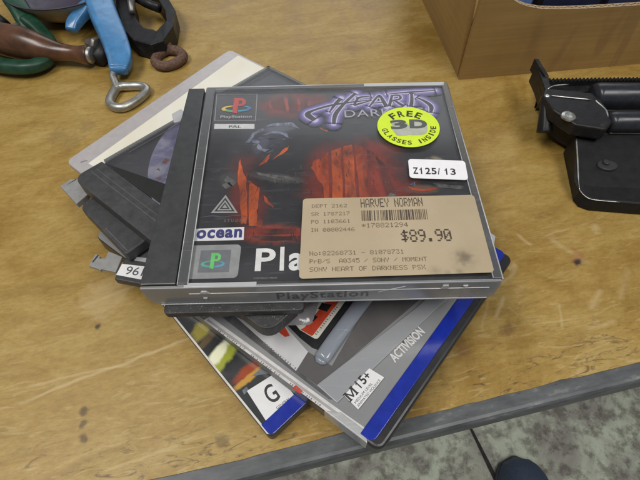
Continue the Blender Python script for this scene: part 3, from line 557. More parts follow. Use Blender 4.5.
# --- top case
t_case = thing('game_case', 'black game case with price sticker and yellow round sticker, on top of the stack', 'game case', (0, 0, 45), 'game cases in the stack')
q = MB(); q.prism([(1.5, 1.2), (141, 1.2), (141, 123.6), (1.5, 123.6)], 45, 57.2); q.build('back_tray', BLACK, t_case, bevel=0.4)
q = MB(); q.prism([(-0.2, 1.6), (14.0, 1.6), (9.3, 125.2), (0.6, 125.2)], 47, 58.7); q.build('spine', plain('spine_plastic', (0.040, 0.041, 0.044), 0.36, var=0.15, dust=0.1), t_case, bevel=0.5)
q = MB(); q.sheet([(15.5, 2.9), (137.4, 2.9), (138.8, 122.6), (12.0, 122.6)], 57.5)
ins = q.build('cover_insert', picture_mat('night_cover_print', (0.015, 0.014, 0.017), [
    (58, 110, 21, 11, 0, (0.16, 0.018, 0.010), 0.8, 60), (56, 111, 12, 6, 0, (0.34, 0.035, 0.012), 0.8, 110), (39, 50, 10, 26, 4, (0.13, 0.016, 0.010), 0.85, 60), (88, 58, 27, 26, 0, (0.20, 0.022, 0.010), 0.9, 60),
    (52, 26, 14, 6, 0, (0.30, 0.035, 0.010), 0.8, 120), (52, 60, 17, 14, 0, (0.010, 0.010, 0.013), 0.9, 70), (46, 87, 14, 11, 30, (0.035, 0.037, 0.055), 0.8, 130), (52, 92, 9, 3, 5, (0.13, 0.14, 0.19), 0.55, 240), (43, 81, 4, 7, -25, (0.10, 0.11, 0.16), 0.5, 260),
    (52, 58, 14, 3, -12, (0.075, 0.072, 0.07), 0.7, 220), (29, 57, 5, 5, 0, (0.06, 0.058, 0.056), 0.6, 260), (118, 49, 9, 3, 0, (0.14, 0.08, 0.05), 0.7, 220), (127, 67, 4, 3, 0, (0.24, 0.21, 0.15), 0.8, 300)], (0, 0), 0.3), t_case)
q = MB(); z = 57.56
def jag(P, k=2, amp=0.7):                                 # torn, painterly outlines
    out = []
    for i in range(len(P)):
        a, c = P[i], P[(i+1) % len(P)]
        for j in range(k+1):
            t = j/(k+1); out.append((a[0]+(c[0]-a[0])*t+random.uniform(-amp, amp)*(j > 0), a[1]+(c[1]-a[1])*t+random.uniform(-amp, amp)*(j > 0)))
    return out
random.seed(11)
for mi, P in ((1, [(67.6, 64), (68.8, 68.5), (72, 70), (76.2, 74.4), (75.8, 44.3), (73.4, 44.6), (73.2, 52), (70.5, 57)]), (0, [(77.6, 75), (82.4, 77.4), (81.8, 44.1), (77.0, 44.3)]), (0, [(83.6, 77.8), (87.9, 79.2), (88.1, 44), (82.9, 44.1)]),
              (1, [(89.2, 79.3), (93.4, 77.6), (94.2, 43.8), (89.3, 43.9)]), (2, [(94.8, 76.6), (97.6, 73), (101.6, 43.5), (95.6, 43.7)]), (3, [(98.6, 71), (103, 64.5), (106, 48), (102.4, 43.6)]),
              (3, [(45.9, 112.9), (52.8, 118.6), (54.6, 105), (47.4, 107.5)]), (3, [(55.2, 118.8), (60.2, 120), (61, 103), (56.4, 104)]), (3, [(62.0, 119.4), (67.0, 117.5), (65.3, 103.5), (62.4, 102.6)]), (3, [(41.5, 110), (45.2, 112.5), (46.4, 108), (42.8, 106)]),
              (0, [(33.0, 62.2), (33.5, 70.8), (35.4, 62.2), (37.7, 57.0), (38.6, 44), (39.4, 31.3), (36.9, 31.4), (35.4, 45)]), (0, [(38.9, 56.6), (44.0, 51.8), (44.2, 30.1), (40.6, 30.2)]), (0, [(46.0, 47.4), (49.6, 42.6), (50.7, 40.0), (46.8, 43.6)]), (1, [(44.6, 36), (46.6, 31), (47.4, 28), (44.4, 29.6)]),
              (2, [(39.5, 28.5), (62.7, 28.4), (62.7, 25.6), (50, 25.2), (40.4, 26.6)]), (3, [(42, 25), (62.7, 24.4), (62.7, 21.6), (46, 22.6)]),
              (0, [(49.0, 69.6), (53.6, 76.2), (56.9, 79.7), (56.3, 76.4)]), (0, [(72.0, 92.2), (75.7, 89.9), (76.2, 88.9), (72.6, 90.4)]), (1, [(42.6, 66.0), (45.0, 70.5), (48.4, 74.6), (46.4, 68.4)])):
    q.sheet(jag(P, 2, 0.45), z+0.03-0.008*mi, mi)
random.seed(31)
def inside(P, x, y):
    c_ = False
    for i in range(len(P)):
        a, d = P[i-1], P[i]
        if (a[1] > y) != (d[1] > y) and x < (d[0]-a[0])*(y-a[1])/(d[1]-a[1])+a[0]: c_ = not c_
    return c_
AREAS = [([(68, 68), (76, 74), (92, 79.5), (98, 73), (104, 62), (104, 44), (70, 44), (72, 56)], 90, (0, 1, 1, 2, 6, 6)), ([(33, 69), (44, 55), (45, 31), (37, 31)], 34, (1, 2, 6, 6)), ([(44, 112), (60, 119), (70, 117), (70, 100), (48, 104)], 60, (2, 3, 3, 6)),
         ([(40, 28), (63, 28), (63, 22), (41, 22)], 30, (1, 2, 3, 6)), ([(46, 62), (66, 66), (68, 46), (48, 38)], 34, (3, 6, 5)), ([(98, 74), (106, 68), (108, 46), (103, 44)], 20, (3, 3, 2)), ([(36, 90), (62, 97), (58, 76), (40, 74)], 44, (4, 4, 5, 6))]
for P, cnt, cols in AREAS:
    xs_ = [p_[0] for p_ in P]; ys_ = [p_[1] for p_ in P]; done = 0
    while done < cnt:
        x_, y_ = random.uniform(min(xs_), max(xs_)), random.uniform(min(ys_), max(ys_))
        if not inside(P, x_, y_): continue
        l_ = random.uniform(0.8, 5.0); w_ = random.uniform(0.12, 0.55); a_ = math.pi/2+random.uniform(-0.25, 0.25) if cols[0] != 4 else random.uniform(-0.3, 0.9)
        ca, sa = math.cos(a_), math.sin(a_); pts_ = [(-l_/2, 0), (-l_*0.1, -w_/2), (l_/2, 0), (l_*0.1, w_/2)]
        q.sheet([(x_+a*ca-d*sa, y_+a*sa+d*ca) for a, d in pts_], z+0.04+0.0004*done, random.choice(cols)); done += 1
for P in ([(34.6, 81.8), (38.0, 89.0), (42.9, 92.6), (44, 91.2), (39.4, 87.6), (37.4, 82.6)], [(44, 94), (48.8, 96.2), (58.1, 96.7), (62.2, 91.2), (56.1, 94.2), (50.2, 94)], [(43.2, 87.4), (49.2, 90.4), (55.6, 88.4), (57.0, 84.6), (54, 87), (49.6, 88.4)],
          [(40.8, 82.6), (43.8, 77.8), (47.8, 77.0), (44.9, 75.2), (41.2, 77.2)], [(37.6, 84), (41.4, 84.2), (42, 82), (39, 81.6)]): q.sheet(jag(P, 2, 0.35), z+0.05, 4)
for P in ([(41.3, 62.0), (48.5, 60.4), (57.9, 58.4), (63.9, 53.7), (60.7, 54.4), (51.0, 57.2), (42.9, 60.0)], [(28, 60), (33, 56), (31, 53), (27, 57)], [(26.4, 54.5), (30, 56), (31.5, 53.5), (28, 52)], [(23, 63.5), (24, 63.9), (24, 63.2)], [(100.4, 44.2), (103.4, 47.2), (106.5, 46.4), (105.4, 43.6)]): q.sheet(jag(P, 2, 0.5), z+0.05, 5)
for P, mi in (([(111.7, 51.0), (118, 49.0), (126, 49.6), (121, 47.6), (113, 48.6)], 1), ([(112.8, 52), (115.4, 53.6), (115.2, 50.6)], 4), ([(121.4, 66.6), (123.6, 69.2), (127.4, 67.4), (128, 65.2)], 5), ([(113.2, 66.6), (114.6, 68.0), (115.6, 66.2)], 5), ([(123.6, 52.6), (131, 51.0), (137, 50.4), (136, 48.2), (126, 49.8)], 5)): q.sheet(jag(P, 1, 0.3), z+0.06, mi)
q.build('cover_artwork', [print_mat('slat_orange', (0.47, 0.058, 0.008), 0.8, 62, 0.35, 0, (0.66, 0.115, 0.012)), print_mat('slat_red', (0.36, 0.036, 0.008), 0.85, 62, 0.35, 0, (0.50, 0.07, 0.010)), print_mat('slat_dull', (0.19, 0.02, 0.008), 0.8, 62, 0.35), print_mat('slat_dark', (0.105, 0.014, 0.010), 0.85, 60, 0.35, 0, (0.15, 0.022, 0.012)),
          print_mat('rock_blue', (0.15, 0.155, 0.22), 0.7, 300, 0.3), print_mat('rock_grey', (0.085, 0.082, 0.08), 0.7, 300, 0.3), print_mat('night_ink', (0.014, 0.012, 0.014), 0.5, 300, 0.3)], ins)
# platform badge
q = MB(); zb = 57.7
for P in ([(16.2, 121.0), (38.6, 120.4), (38.6, 120.0), (16.5, 120.6)], [(17.6, 98.8), (39.2, 98.2), (39.2, 98.6), (17.6, 99.2)], [(16.2, 121), (16.6, 121), (18.0, 98.8), (17.6, 98.8)], [(38.3, 120.4), (38.7, 120.4), (39.2, 98.2), (38.8, 98.2)]): q.sheet(P, zb, 0)
def arc(cx, cy, rx, ry, a0, a1, w0, w1, n=12):
    o = []; i_ = []
    for k in range(n+1):
        t = k/n; a = math.radians(a0+(a1-a0)*t); wd = w0+(w1-w0)*t
        o.append((cx+(rx+wd)*math.cos(a), cy+(ry+wd*0.8)*math.sin(a))); i_.append((cx+(rx-wd)*math.cos(a), cy+(ry-wd*0.8)*math.sin(a)))
    return o+i_[::-1]
def badge(mb, cx, cy, k, zz, cols):
    Pm = [(-1.9, -6.2), (0.7, -6.9), (0.7, -0.9), (2.6, -1.2), (4.6, 0.4), (4.7, 3.6), (3.0, 5.4), (-1.9, 5.9)]
    mb.sheet([(cx+a*k, cy+c*k) for a, c in Pm], zz+0.06, cols[0])
    mb.sheet([(cx+a*k, cy+c*k) for a, c in ((0.8, 0.8), (2.4, 0.8), (2.8, 2.0), (2.5, 3.4), (0.8, 3.8))], zz+0.08, cols[5])
    for (a0, a1, c, w0, w1) in ((150, 215, cols[1], 0.9, 1.1), (215, 262, cols[2], 1.1, 0.7), (278, 325, cols[3], 0.7, 1.1), (325, 385, cols[4], 1.1, 0.8), (60, 28, cols[3], 0.3, 0.8), (105, 150, cols[1], 0.4, 0.9)):
        P = arc(cx, cy-2.9*k, 6.9*k, 2.2*k, a0, a1, w0*k, w1*k); n = len(P)//2
        mb.add([(p[0], p[1], zz+0.03) for p in P], [([i, i+1, len(P)-2-i, len(P)-1-i] if a1 > a0 else [len(P)-1-i, len(P)-2-i, i+1, i]) [::-1] for i in range(n-1)], c)
badge(q, 28.2, 111.4, 1.0, zb, (1, 2, 3, 4, 5, 6))
text(q, 'PlayStation', 20.4, 100.5, 16.4, 2.6, zb+0.02, -1, 7, 0.01)
q.sheet([(18.0, 96.6), (38.7, 95.9), (38.9, 92.1), (18.2, 92.8)], zb, 8); text(q, 'PAL', 25.6, 93.2, 6.4, 2.0, zb+0.05, -2, 9, 0.02)
badge_mats = [plain('badge_grey', (0.26, 0.26, 0.27), 0.4), plain('badge_red', (0.45, 0.028, 0.02), 0.4), plain('badge_yellow', (0.62, 0.42, 0.03), 0.4), plain('badge_green', (0.10, 0.32, 0.13), 0.4), plain('badge_teal', (0.03, 0.24, 0.36), 0.4), plain('badge_blue', (0.05, 0.12, 0.42), 0.4), print_mat('badge_dark', (0.02, 0.02, 0.022), 0.1), plain('print_pale', (0.42, 0.42, 0.44), 0.4), plain('bar_white', (0.60, 0.60, 0.61), 0.4), INK]
q.build('platform_badge', badge_mats, ins)
# stylised title
ST = [([(69.8, 97.3), (66.2, 101.6), (68.7, 104.7), (78.5, 108.7), (88.7, 110.8), (100.5, 112.6)], [2.6, 3.4, 1.6, 1.5, 1.2, 0.7]), ([(77.4, 103.0), (80.7, 109.5), (84.0, 114.3)], [0.7, 1.8, 2.3]), ([(79.4, 93.9), (80.8, 101.8), (86.0, 110.5), (92.2, 118.4)], [1.7, 2.4, 1.7, 1.8]),
      ([(92.6, 114.2), (96, 115.2), (100.6, 115.7)], [1.6, 1.2, 0.6]), ([(100.4, 109.6), (103.4, 110.0), (106.8, 110.2)], [0.5, 0.9, 0.8]), ([(90.7, 108.3), (95, 110), (100.4, 112.0)], [1.5, 1.2, 0.5]), ([(93.6, 115.0), (92, 111.6), (90.7, 108.3)], [1.5, 1.3, 1.5]),
      ([(98.6, 106.6), (101.4, 111.4), (104.2, 115.6), (105.4, 115.2), (106.6, 111), (107.8, 106.5)], [0.8, 1.2, 1.3, 1.5, 2.0, 2.2]), ([(109.2, 106.8), (110.4, 111), (111.6, 115.6)], [1.7, 1.5, 1.3]), ([(111.0, 115.6), (115.4, 115.7), (115.6, 112.8), (110.8, 111.4)], [0.9, 1.3, 1.3, 0.8]), ([(112.4, 111.8), (114.4, 109.4), (117.0, 106.6)], [1.0, 1.6, 1.8]), ([(108.6, 116.9), (116, 117.8), (122.6, 118.3), (135.8, 119.3)], [0.5, 1.0, 1.3, 0.8]),
      ([(122.4, 117.6), (121.8, 111.5), (120.6, 106.0)], [1.4, 1.8, 2.1]), ([(124.4, 113.8), (128.4, 110.4), (131.2, 106.0), (130.2, 100.8)], [0.8, 1.8, 2.4, 1.4])]
q = MB(); zt = 57.9
for k, (gr, mi) in enumerate(((3.6, 0), (2.9, 1), (2.2, 2), (1.5, 3), (0.6, 4), (0.0, 5))):
    for j, (P, W_) in enumerate(ST): stroke(q, P, W_, zt+0.05*k+0.004*j, mi, gr)
q.build('title_lettering', [plain('glow_outer', (0.035, 0.030, 0.075), 0.4, var=0.05), plain('glow_low', (0.065, 0.052, 0.16), 0.4, var=0.05), plain('glow_mid', (0.115, 0.088, 0.28), 0.4, var=0.08), plain('glow_high', (0.20, 0.16, 0.42), 0.4, var=0.08), plain('title_rim', (0.52, 0.47, 0.66), 0.4, var=0.08), plain('title_dark', (0.022, 0.02, 0.035), 0.4)], ins)
q = MB(); text(q, 'DARKNESS', 85.4, 98.9, 46, 5.6, 58.1, 1.2, 0, 0.0, 0.0, 1.1); text(q, 'OF', 84.0, 105.6, 3.2, 1.4, 58.1, 2); q.build('subtitle_lettering', plain('subtitle_grey', (0.36, 0.35, 0.42), 0.4), ins)
# publisher marks
q = MB()
for a, c, mi in ((1.0, 0.80, 0), (0.76, 0.60, 1), (0.56, 0.44, 0), (0.38, 0.27, 1), (0.2, 0.1, 0)):
    tri = lambda f_: [(29.1+(23.2-29.1)*f_, 41.2+(37.8-41.2)*f_), (29.1+(35.2-29.1)*f_, 41.2+(37.5-41.2)*f_), (29.0+(28.7-29.0)*f_, 41.2+(48.2-41.2)*f_)]
    q.sheet(tri(a), 57.6+0.03*(1-a), mi)
stroke(q, [(19, 35.4), (24, 36.2), (29, 35.4), (35, 36.2), (40, 35.0)], [0.2, 0.7, 0.4, 0.6, 0.1], 57.6, 2)
text(q, 'STUDIO', 29.6, 32.6, 9.2, 1.5, 57.62, 0, 3, 0.0, 0.0, 1.4); q.build('publisher_triangle', [plain('tri_silver', (0.34, 0.34, 0.34), 0.4), plain('tri_dark', (0.025, 0.025, 0.027), 0.4), plain('tri_haze', (0.06, 0.06, 0.085), 0.4), plain('tri_text', (0.16, 0.155, 0.15), 0.4)], ins)
q = MB(); q.prism([(17.6, 29.3), (38.7, 29.7), (38.9, 22.9), (17.9, 22.8)], 57.55, 57.6, 0); text(q, 'ocean', 18.6, 23.9, 19.4, 4.7, 57.68, 0.6, 1, 0.04, 0.0, 1.12); q.build('publisher_badge', [STICK, plain('deep_blue_ink', (0.028, 0.028, 0.17), 0.4)], ins)
q = MB(); q.prism([(p[0]+(20-p[1])*(-0.015), p[1]) for p in rrect(16.2, 4.4, 38.2, 20.6, 2)], 57.55, 57.62, 0)
q.sheet([(21.6, 7.2), (34.2, 7.2), (34.2, 18), (21.6, 18)], 57.66, 1); badge(q, 27.4, 13.0, 0.62, 57.7, (2, 3, 3, 4, 4, 1)); q.build('hologram_badge', [plain('holo_silver', (0.27, 0.28, 0.285), 0.4), plain('holo_inner', (0.15, 0.155, 0.175), 0.4), plain('holo_green', (0.14, 0.55, 0.16), 0.3), plain('holo_teal', (0.10, 0.38, 0.30), 0.3), plain('holo_cyan', (0.10, 0.32, 0.45), 0.3)], ins)
q = MB(); text(q, 'PlayStation', 44.5, 4.4, 78, 14.2, 57.64, 0, 0, 0.012)
q2 = MB(); V, F, _ = glyphs('P', 0.02); put(q2, V, F, (44.6, 7.3), (8.2, 0), (0, 11.0), 57.64); V, F, _ = glyphs('l', 0.03); put(q2, V, F, (54.6, 7.3), (1.75, 0), (0, 11.6), 57.64); V, F, _ = glyphs('a', 0.03); put(q2, V, F, (58.2, 7.2), (6.6, 0), (0, 8.4), 57.64)
text(q2, 'yStation', 65.6, 4.2, 52, 14.6, 57.64, 0, 0, 0.02); q2.build('platform_lettering', plain('platform_white', (0.76, 0.76, 0.76), 0.4), ins)
q = MB(); text(q, 'COPYRIGHT PRINT', 44.4, 3.7, 9.4, 0.7, 57.64); q.build('small_print', plain('small_print_grey', (0.26, 0.26, 0.26), 0.4), ins)
# clear lid, rims and front lip
q = MB(); q.prism([(14.8, 0.2), (141.8, 0.2), (142.2, 124.6), (10.4, 124.6)], 58.3, 58.95); lid = q.build('clear_lid', CLR, t_case, bevel=0.25)
q = MB()
for P, r_ in (([(142.3, 0.4, 58.9), (142.7, 124.4, 58.9)], 0.35), ([(138.6, 1.0, 59.1), (139.7, 124.0, 59.1)], 0.22), ([(19.0, 1.0, 59.15), (15.3, 124, 59.15)], 0.28), ([(14.9, 1.0, 59.15), (10.9, 124, 59.15)], 0.22), ([(11, 124.8, 59.0), (97, 124.9, 59.0)], 0.4), ([(1.0, -0.3, 58.9), (141.8, -0.3, 58.9)], 0.32)): q.tube(P, r_, 8)
q.build('lid_edge_highlight', EDGE2, lid)  # pale tubes: the lid's rounded edges with their bright highlight built in
q = MB(); q.prism([(14.9, 0.6), (19.0, 0.6), (15.2, 124.4), (10.6, 124.4)], 58.9, 59.25)                                      # hinge rib
q.prism([(138.4, 1.0), (142.3, 1.0), (142.6, 124.6), (139.6, 124.6)], 47, 59.15); q.prism([(11, 122.6), (140, 122.0), (140, 125.0), (11, 125.2)], 50, 59.1)
q.build('lid_rim', EDGE, lid, bevel=0.4)
q = MB(); q.prism([(97.0, 122.8), (140.5, 122.2), (141.2, 125.2), (97.0, 125.4)], 58.9, 59.3); q.build('lid_tab', EDGE2, lid, bevel=0.3)
lipx = [(0.2, 59), (141.9, 59), (142.3, 56), (142.0, 47.5), (139.5, 45.2), (4.6, 45.2), (2.2, 47.2), (0.5, 50.5)]
q = MB(); q.xprism(lipx, -0.6, 0.9); lip = q.build('front_lip', clear('lip_plastic', (0.72, 0.73, 0.75), (0.36, 0.365, 0.375), 0.48, 0.16, 0.22), t_case, bevel=0.6, seg=3)
q = MB(); q.box(20, 0.95, 49.2, 138, 2.6, 56.6); q.build('lip_recess', plain('recess_grey', (0.075, 0.076, 0.08), 0.4), lip, bevel=0.6)
q = MB(); q.box(17.5, -0.2, 58.8, 46, 1.6, 59.25); q.box(5, -0.75, 45.3, 139.5, -0.45, 46.2); q.box(18.5, -0.9, 54.4, 138, -0.5, 54.8); q.build('lip_ridge', EDGE2, lip, bevel=0.15)
for P in ([(24.0, 56.8), (26.0, 56.8), (27.4, 54.8), (22.8, 54.8)], [(23.6, 51.5), (25.4, 51.5), (24.6, 50.3)], [(119, 57.4), (121.2, 57.6), (121.6, 55.0), (118.6, 54.8)], [(127, 56.8), (129, 57), (128.6, 55.4)]):
    q = MB(); q.xprism(P, -1.2, -0.5); q.build('lip_nub', plain('nub_pale', (0.40, 0.41, 0.42), 0.3), lip, bevel=0.15)
q = MB(); V, F, _ = glyphs('PlayStation', 0.012, 1.12); q.add([(53.2+a*37.0, -0.68, 46.6+c*7.0+a*1.2) for a, c in V], F); q.build('embossed_lettering', plain('embossed_dark', (0.065, 0.065, 0.07), 0.35), lip)
q = MB(); q.xprism([(94, 52.6), (104, 56.4), (104.4, 57.0), (96, 53.8)], -0.75, -0.55); q.build('crack', plain('crack_pale', (0.5, 0.51, 0.52), 0.3), lip)
# stickers on the lid
q = MB()
pq = rrect(64.0, 2.4, 139.4, 43.4, 1.6); q.prism([(p[0]+(43.4-p[1])*(-0.035 if p[0] < 100 else -0.012)+(0.6 if p[0] > 100 else 0), p[1]+(0.9 if (p[1] < 20 and p[0] > 100) else 0)+(0.0)) for p in pq], 59.2, 59.38); ps = q.build('price_sticker', sticker_mat(), t_case)
q = MB(); zs = 59.46
dots(q, 'HARVEY NORMAN', 89.4, 37.5, 27.2, 5.0, zs, 1, 1.0)
for txt, x0, y0, wd in (('DEPT 2162', 67.9, 37.9, 15.4), ('SR 1787217', 67.7, 33.5, 16.6), ('PO 1103661', 67.5, 29.3, 16.8), ('IN 00802446', 67.3, 24.9, 18.6)): dots(q, txt, x0, y0, wd, 1.95, zs, 0, 1.0)
random.seed(5); xx = 89.2
while xx < 117.6:
    wd = random.choice((0.28, 0.28, 0.5, 0.8)); q.sheet([(xx, 30.2), (xx+wd, 30.2), (xx+wd+0.2, 35.8), (xx+0.2, 35.8)], zs, 1 if random.random() < 0.6 else 0); xx += wd+random.choice((0.28, 0.3, 0.5, 0.75))
dots(q, '*178821294', 89.0, 26.5, 19.6, 2.4, zs, 0, 1.0); dots(q, '$89.90', 105.0, 18.6, 20.8, 6.4, zs, 1, 1.25)
dots(q, 'No:82268731 - 81078731', 66.8, 13.0, 38.4, 2.1, zs, 0, 1.0); dots(q, 'PrB/S  A0345 / SONY / MOMENT', 66.8, 9.2, 47.2, 2.1, zs, 0, 1.0); dots(q, 'SONY HEART OF DARKNESS PSX', 66.8, 5.4, 46.0, 2.1, zs, 0, 1.0)
q.build('printed_lettering', [FADED, FADED2], ps)
q = MB(); zz = 59.2; q.prism([(116.9+15.6*math.cos(k*math.pi/32), 89.4+14.9*math.sin(k*math.pi/32)) for k in range(64)], zz, 59.36)
ys = q.build('round_sticker', plain('fluorescent_yellow', (0.60, 0.78, 0.018), 0.4, var=0.04), t_case)
q = MB(); zi = 59.42
def arc_text(mb, txt, cx, cy, r, a0, a1, wd, h, top, mi=0, bold=0.05):
    n = len(txt)
    for i, ch in enumerate(txt):
        if ch == ' ': continue
        a = math.radians(a0+(a1-a0)*i/(n-1)); V, F, asp = glyphs(ch, bold); wv = wd*(0.42 if ch == 'I' else 1.0)
        tx = (math.sin(a), -math.cos(a)) if top else (-math.sin(a), math.cos(a)); up_ = (math.cos(a), math.sin(a)) if top else (-math.cos(a), -math.sin(a))
        px, py = cx+r*math.cos(a), cy+r*math.sin(a)
        if not top: px, py = px-up_[0]*0, py-up_[1]*0
        put(mb, V, F, (px-tx[0]*wv/2, py-tx[1]*wv/2), (tx[0]*wv, tx[1]*wv), (up_[0]*h, up_[1]*h), zi+0.02, mi)
arc_text(q, 'FREE', 116.6, 86.2, 10.6, 121, 60, 3.2, 4.6, True, 0, 0.03)
arc_text(q, 'GLASSES INSIDE', 116.9, 90.0, 13.9, 193, 351, 2.0, 2.9, False, 0, 0.025)
for k in range(9):                                        # the block letters 3D with their sides
    V, F, _ = glyphs('3', 0.07); put(q, V, F, (108.4+0.24*k, 85.6-0.55*k+1.2), (8.4, 0.6), (-0.5, 6.9), zi+0.005*k, 1)
    V, F, _ = glyphs('D', 0.07); put(q, V, F, (117.4-0.06*k, 86.2-0.55*k+1.2), (8.8, -0.4), (0.5, 6.7), zi+0.005*k+0.002, 1)
V, F, _ = glyphs('3', 0.05); put(q, V, F, (108.2, 87.2), (8.4, 0.6), (-0.5, 6.9), zi+0.08, 2)
V, F, _ = glyphs('D', 0.05); put(q, V, F, (117.4, 87.8), (8.8, -0.4), (0.5, 6.7), zi+0.08, 2)
q.build('lettering', [plain('sticker_black', (0.03, 0.032, 0.01), 0.5), plain('block_side', (0.40, 0.42, 0.36), 0.5), plain('block_face', (0.085, 0.09, 0.085), 0.5)], ys)
zf = Frame((112.9, 54.4), -4.6, 86)
q = MB(); q.prism(zf.poly(rrect(0, 0, 26.6, 12.2, 1.7)), 59.2, 59.42); cs = q.build('code_sticker', plain('bright_sticker', (0.80, 0.79, 0.83), 0.4, var=0.03), t_case)
q = MB(); code_text(q, 'Z125/ 13', *zf(1.8, 2.6), 2.82, 4.1, 59.5, -4.2, 0.022); q.build('lettering', INK, cs)

# ================================================================== old clamp-on tools, upper left
CL = 'old clamp-on tools'
t = thing('clamp', 'bright blue painted cast clamp with a steel thumbscrew, lying by the case stack', 'clamp', (-95, 250, 0), CL)
q = MB(); arm = smooth_path([(-78.6, 217.5, 10.0, 8.0), (-79.9, 229.3, 12.5, 10.6), (-87.6, 248.8, 17.0, 11.4), (-102.0, 278.8, 22.0, 12.4), (-122.0, 329.1, 24.0, 13.6), (-136, 372, 24, 14)], 6)
q.tube([a[:3] for a in arm], [a[3]*0.86 for a in arm], 28, flat=0.6, sq=0.42)
q.tube([(-78.3, 214.6, 9.4), (-78.4, 215.6, 9.6), (-78.6, 217.5, 10.0)], [4.2, 6.2, 6.88], 28, flat=0.6, sq=0.42); q.build('clamp_arm', BLUEP, t)
q = MB(); br = smooth_path([(-106, 299, 22, 10), (-113.5, 292.5, 21, 9.2), (-121.0, 285.5, 19, 7.6), (-127, 274.5, 15.5, 6.4), (-128.4, 268, 13, 5.0)], 5); q.tube([a[:3] for a in br], [a[3]*0.85 for a in br], 28, flat=0.8, sq=0.5); q.build('clamp_jaw', BLUEP, t)
q = MB(); q.tube(smooth_path([(-80, 221, 9.6), (-83.0, 214.5, 8.0), (-80.6, 207.7, 6.0), (-77.9, 201.5, 4.2)], 5), [2.9]*16, 12); sc = q.build('thumbscrew', STEEL, t)
q = MB(); q.tube(smooth_path([(-78.4, 203.5, 4.2), (-81.0, 194, 3.5), (-80.5, 187.0, 3.2), (-75.6, 181.8, 3.2), (-68.4, 181.6, 3.2), (-61.4, 188.4, 3.2), (-56.4, 197.6, 3.2), (-57.6, 203.4, 3.2), (-63.3, 206.0, 3.2), (-71.0, 205.6, 3.6)], 6, True), 3.3, 12, closed=True); q.build('screw_ring', STEEL, sc)
t = thing('clamp', 'black cast clamp with a rusty ring screw, right of the blue clamp', 'clamp', (-75, 275, 0), CL)
OUT = [(-110, 341), (-99.1, 303.7), (-84.7, 264.0), (-73.2, 249.4), (-57.7, 241.6), (-48.9, 247.1), (-44.1, 265.8), (-46.1, 289.1), (-58.1, 313.7), (-86, 345)]
INN = [(-96.4, 336), (-86.6, 309.5), (-77.0, 278.5), (-68.1, 265.8), (-56.6, 260.5), (-51.5, 265.5), (-48.9+1.5, 274.5), (-51.1, 288.8), (-62, 303.4), (-80, 333)]
INN = [(a+(0 if k not in (5, 6, 7) else -3.5), b_) for k, (a, b_) in enumerate(INN)]
def hoop(mb, o_, i_, z0, z1):
    n = len(o_); zt = lambda p: z1+max(0, (p[1]-255))*0.06
    vs = [(a, b_, z0) for a, b_ in o_]+[(a, b_, z0) for a, b_ in i_]+[(a, b_, zt((a, b_))) for a, b_ in o_]+[(a, b_, zt((a, b_))) for a, b_ in i_]
    fs = []
    for k in range(n):
        m_ = (k+1) % n; fs += [[2*n+k, 2*n+m_, 3*n+m_, 3*n+k], [k, n+k, n+m_, m_], [k, m_, 2*n+m_, 2*n+k], [n+m_, n+k, 3*n+k, 3*n+m_]]
    mb.add(vs, fs)
q = MB(); hoop(q, OUT, INN, 1.0, 15.0); q.build('clamp_frame', BLKP, t, bevel=3.2, seg=3)
q = MB(); q.tube([(-92, 318, 20), (-84, 309, 19), (-72, 299, 18), (-60, 292, 17)], [3.5, 3.2, 3.2, 3.2], 12, flat=1.2); q.build('cross_bar', BLKP, t)
q = MB(); q.tube([(-90, 318, 24), (-84, 300, 21.5), (-80, 283, 19)], [4, 3.4, 2.6], 10); q.tube([(-65, 268, 8), (-58, 262, 8)], [4.4, 4.4], 12); q.build('inner_screw', plain('worn_dark_steel', (0.20, 0.19, 0.185), 0.35, metal=0.7), t)
q = MB(); q.tube(smooth_path([(-53.8, 264.7, 9.5), (-50.6, 257, 7.2), (-48.6, 250.2, 5.0)], 4), [4.2, 4, 4, 3.9, 3.8, 3.8, 3.8, 3.8, 3.8], 12); sc = q.build('ring_screw', RUST, t)
q = MB(); q.tube(smooth_path([(-49.2, 251.0, 4.4), (-55.4, 245.0, 4.0), (-56.6, 236.6, 4.0), (-52.4, 230.8, 4.0), (-45.5, 229.7, 4.0), (-38.3, 234.6, 4.0), (-35.4, 242.2, 4.0), (-40.6, 249.4, 4.0)], 6, True), 3.9, 12, closed=True); q.build('screw_ring', RUST, sc)
def lathe_along(mb, pts, n=22, k=1.0, sq=1.0, flat=1.0):
    P = smooth_path(pts, 5); mb.tube([a[:3] for a in P], [a[3]*k for a in P], n, sq=sq, flat=flat)
t = thing('crank_handle', 'turned brown wooden crank handle lying across the green casting', 'handle', (-150, 246, 0), CL)
q = MB(); lathe_along(q, [(-212, 266, 16, 6.5), (-206, 264.5, 16, 9.5), (-196.3, 262, 15.6, 10.8), (-179.1, 254.2, 15, 12.3), (-159.0, 247.4, 14.5, 12.7), (-143.7, 242.4, 13.5, 10.2), (-129.9, 239.7, 12, 7.0), (-118.2, 238.1, 11, 6.0), (-110, 237.0, 10.5, 7.2), (-106.5, 236.6, 10.4, 7.6)])
q.build('wooden_grip', print_mat('brown_varnish', (0.085, 0.036, 0.018), 0.4, 60, 0.3, 0.15), t)
q = MB(); q.tube([(-107, 236.8, 10.4), (-104.2, 236.3, 10.4), (-103.4, 236.2, 10.4)], [6.4, 6.2, 4.6], 16); q.build('ferrule', STEEL, t)
t = thing('bolt', 'dull steel bolt head with round nut beside the blue clamp arm', 'bolt', (-106, 251, 0), CL)
q = MB(); q.tube([(-112.5, 253.5, 11), (-108, 251.6, 11), (-104.6, 250, 11.4), (-102.4, 249, 11.4)], [3.4, 4.0, 6.0, 5.2], 6); q.build('bolt_head', plain('tarnished_steel', (0.22, 0.20, 0.18), 0.45, metal=0.7), t, bevel=0.6)
